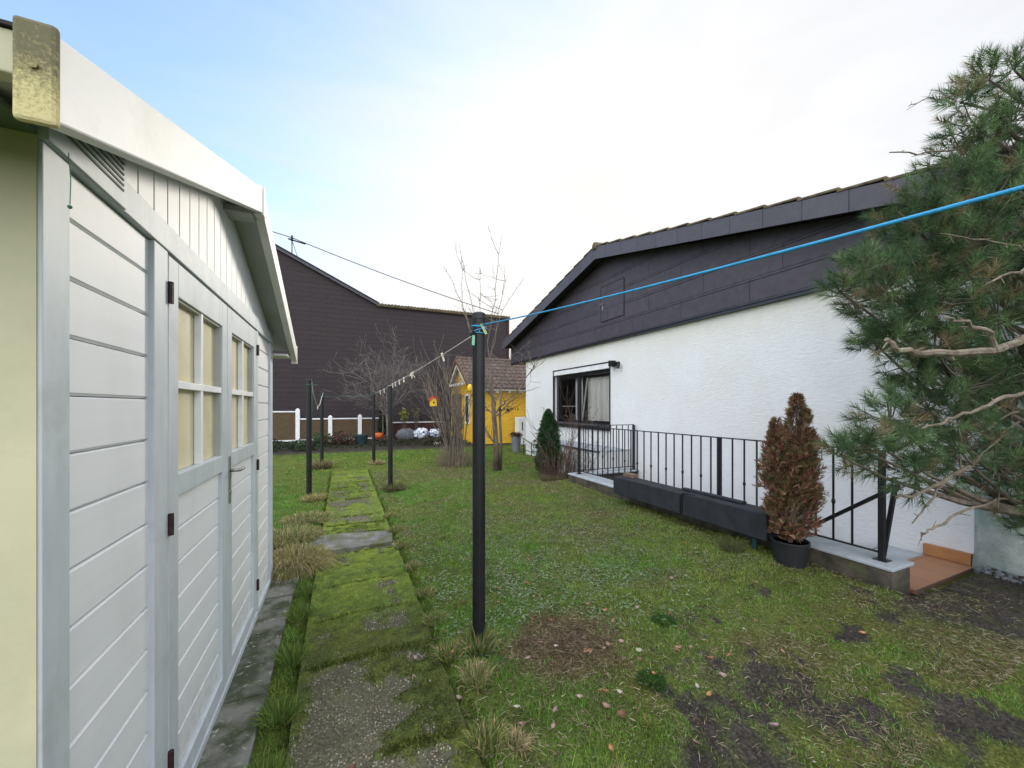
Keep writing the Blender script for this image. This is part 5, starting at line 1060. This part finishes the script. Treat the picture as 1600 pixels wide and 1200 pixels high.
for i, (x, y, h, n) in enumerate(((-.29, 1.35, .16, 500), (-.28, 1.75, .15, 500), (-.28, 2.15, .13, 450), (-.28, 2.6, .13, 380), (-.28, 3.1, .12, 320), (-.27, 3.5, .10, 300))):
    clump('grass_tuft', (x, y), .13, h, n, GR+GR+YG[:1], 'fresh green tuft in the gap between shed slabs and path, '+('nearest the camera', 'second from the front', 'third from the front', 'third from the far end', 'second from the far end', 'farthest and smallest')[i], .003, .9, .35, grp='green tufts in the gap beside the shed slabs')
for i, (x, y, h, n) in enumerate(((.585, 1.25, .10, 380), (.58, 1.6, .12, 380), (.59, 2.25, .11, 380), (.58, 2.65, .10, 350), (.60, 3.05, .09, 300), (.59, 3.6, .09, 300), (.58, 4.2, .12, 380), (.57, 4.75, .12, 380), (.58, 5.4, .10, 300))):
    clump('grass_tuft', (x, y), .13, h, n, GR+ST[:2]+YG[:1], ('short tuft at the right path edge nearest the camera', 'tuft at the right path edge left of the pale dry tuft', 'tuft on the right path edge just left of the near post foot', 'tuft on the right path edge just behind the near post', 'low tuft at the right path edge beside the farther mossy slabs', 'low tuft at the right path edge short of the grey slab', 'green tuft at the near right corner of the grey crossing slab', 'tall tuft at the far right corner of the grey crossing slab', 'farthest tuft overhanging the right path edge')[i], .003+.0004*y, 1.0, .4, grp='tufts along the right edge of the path')
# dry mat of clippings
n = 3300; a = rng.random(n)*6.283; q = rng.random(n)**.8*(1+.25*np.sin(a*4+1)); x = 1.30+.44*q*np.cos(a)*(1+.2*np.sin(a*3)); y = 2.08+.31*q*np.sin(a)*(1+.2*np.sin(a*5)); b_ = rng.random(n)*6.283
P = np.stack([x, y, gz(x, y)+.003+.02*rng.random(n)*(1-q)+.004], 1); D = unit(np.stack([np.cos(b_), np.sin(b_), .25*rng.normal(size=n)], 1)); C = np.array([[.15,.10,.065], [.10,.07,.045], [.22,.165,.11], [.28,.23,.15]])[rng.integers(0, 4, n)]*(.6+.7*rng.random((n, 1)))
V1, F1, C1 = blades(P, D, .03+.04*rng.random(n), .0028, C, .05); tag(npmesh('dry_clippings', V1, F1, MT_grass, None, C1), 'round mat of withered brown clippings on the lawn by the near post', 'clippings', kind='stuff')
# gravel by the column
n = 420; V = []; F = []; x = 4.9+.9*rng.random(n); y = .95+.5*rng.random(n); m = MB((5.2, 1.2, 0))
for i in range(n):
    if (x[i]-5.36)**2+(y[i]-1.3)**2 < .05: continue
    s = .008+.014*random.random(); m.blob((x[i], y[i], gzs(x[i], y[i])+s*.3), (s, s*random.uniform(.6, 1), s*.6), 6, 4, .2)
tag(m.build('gravel', m_stone), 'grey gravel at the foot of the mossy column', 'gravel', kind='stuff')
# fallen leaves
def leafmesh(name, L_, w, curl, mat):
    m = MB(); V = []; nu = 8
    for i in range(nu+1):
        u = i/nu; ww = w*math.sin(math.pi*min(1, u*.93+.05))**.8; x = (u-.5)*L_
        for j in (-1, -.5, 0, .5, 1): V.append((x, j*ww/2, curl*(abs(j)**1.6)*w*.8+curl*.35*L_*(2*u-1)**2 + (.0 if j else -.001)))
    F = [(i*5+j, (i+1)*5+j, (i+1)*5+j+1, i*5+j+1) for i in range(nu) for j in range(4)]; m.add(V, F)
    m.tube([(-.5*L_, 0, curl*.3*L_), (-.72*L_, .01*L_, curl*.5*L_)], .0012, 4); o = m.build(name, mat, smooth=True); return o
lm = [M('leaf_tan', (.30,.20,.14), (.20,.13,.09), 40, .7, .2, 80), M('leaf_orange', (.36,.19,.09), (.27,.12,.06), 40, .6, .2, 80), M('leaf_pinkgrey', (.33,.24,.21), (.22,.16,.14), 40, .75, .2, 80), M('leaf_brown', (.16,.085,.05), (.10,.05,.03), 40, .75, .2, 80), M('leaf_pale', (.42,.38,.32), (.32,.28,.22), 40, .7, .2, 80)]
special = [(945, 1085, .050, 1, 'bright orange leaf lying between the dry patch and the bare soil'), (972, 1124, .062, 3, 'upright rust brown leaf at the edge of the bare soil'), (808, 1112, .040, 4, 'whitish crumpled leaf at the path side in front of the near post'), (1087, 1160, .038, 0, 'tan leaf lying alone on the bare soil'), (955, 1174, .036, 1, 'small orange tan leaf at the front of the bare soil'),
           (969, 1085, .038, 4, 'pale grey leaf right of the bright orange leaf'), (725, 945, .050, 3, 'reddish brown leaf on the lawn just left of the near post'), (697, 1140, .060, 2, 'pinkish brown leaf on the path near the front'), (1048, 962, .040, 1, 'reddish leaf on the green lawn right of the dry patch'), (1108, 1090, .045, 1, 'orange brown leaf on dark soil below the leaf cluster'), (1210, 1140, .060, 2, 'grey brown curled leaf on the moss at the right'), (1128, 1060, .060, 2, 'largest pinkish leaf of the cluster at the soil edge'),
           (1060, 1015, .045, 0, 'tan leaf on the lawn above the leaf cluster'), (640, 960, .040, 4, 'pale leaf lying on the mossy path edge'), (485, 985, .040, 2, 'grey pink leaf at the left edge of the mossy path')]
def place(o, x, y, z0=.012, sc=1):
    o.location = (x, y, gzs(x, y)+z0); o.rotation_euler = (random.uniform(-.5, .5), random.uniform(-.4, .4), random.uniform(0, 6.28)); o.scale = (sc,)*3
for (u, v, L_, k, lab) in special:
    p = gp(u, v); o = leafmesh('fallen_leaf', L_*.85, L_*.5, .35, lm[k]); place(o, p.x, p.y, .020); tag(o, lab, 'leaf', 'fallen leaves')
protos = [leafmesh('fallen_leaf', .038, .023, .4, lm[k]) for k in range(5)]
labs = ['small tan leaf scattered on the lawn', 'small orange leaf scattered on the lawn', 'small pinkish grey leaf scattered on the lawn', 'small dark brown leaf scattered on the lawn', 'small pale leaf scattered on the lawn']
used = set()
for i in range(150):
    r_ = random.random()
    if r_ < .30: x, y = 1.3+random.gauss(0, .35), 2.05+random.gauss(0, .3)
    elif r_ < .6: x, y = random.uniform(.7, 3.4), random.uniform(1.1, 3.6)
    elif r_ < .75: x, y = random.gauss(.50, .08), random.uniform(1.2, 4.5)
    elif r_ < .9: x, y = random.uniform(-.2, .5), random.uniform(1.1, 6)
    else: x, y = random.uniform(.8, 3.4), random.uniform(3.5, 7)
    if DX*x+DY*y < 1.5 or x > 3.5: continue
    k = random.choice([0, 0, 2, 2, 3, 3, 4, 1]); pr = protos[k]
    o = pr if 'label' not in pr else pr.copy()
    if o is not pr: COL.objects.link(o)
    on = PX0 < x < PX1; place(o, x, y, .020 if not on else .028, random.uniform(.6, 1.15)); where = ('on the brown clippings mat' if (x-1.3)**2+(y-2.08)**2 < .1 else 'at the rim of the clippings mat' if (x-1.3)**2+(y-2.08)**2 < .28 else 'on the dark bare soil' if float(zones(x, y)[0]) > .5 else 'on the mossy ground at the front' if y < 1.7 and x > .8 else
        'on the nearest grey pebbly slab' if on and y < 2.5 else 'on the yellow green mossy slabs' if on and y < 4.3 else 'on the far part of the path' if on else 'along the right path edge' if x < .75 and y < 3 else 'along the far right path edge' if x < .75 else
        'among the pale weeds behind the near post' if x < 1.9 and y > 2.5 and y < 3.8 else 'on the open lawn toward the black pot' if y < 3.8 and x > 2.4 else 'in the middle of the lawn right of the weeds' if y < 3.8 else 'on the far lawn beyond the weeds')
    o['label'] = ('tiny ' if o.scale.x < .78 else 'small ' if o.scale.x < .98 else 'curled ')+labs[k].replace('small ', '').replace('scattered on the lawn', 'lying '+where); o['category'] = 'leaf'; o['group'] = 'fallen leaves'
    if o is not pr and o['label'] in used: bpy.data.objects.remove(o)
    else: used.add(o['label'])
for pr in protos:
    if 'label' not in pr: bpy.data.objects.remove(pr)
# small stones by the shed corner
for i, (x, y, s) in enumerate(((-.40, 3.98, .035), (-.34, 4.03, .028))):
    m = MB((x, y, 0)); m.blob((x, y, .03), (s, s*.8, s*.7), 9, 6, .1); tag(m.build('stone', m_conc, smooth=True), ('pale larger stone' if i == 0 else 'pale smaller stone')+' lying at the foot of the straw clump by the shed', 'stone', 'stones at the shed corner')
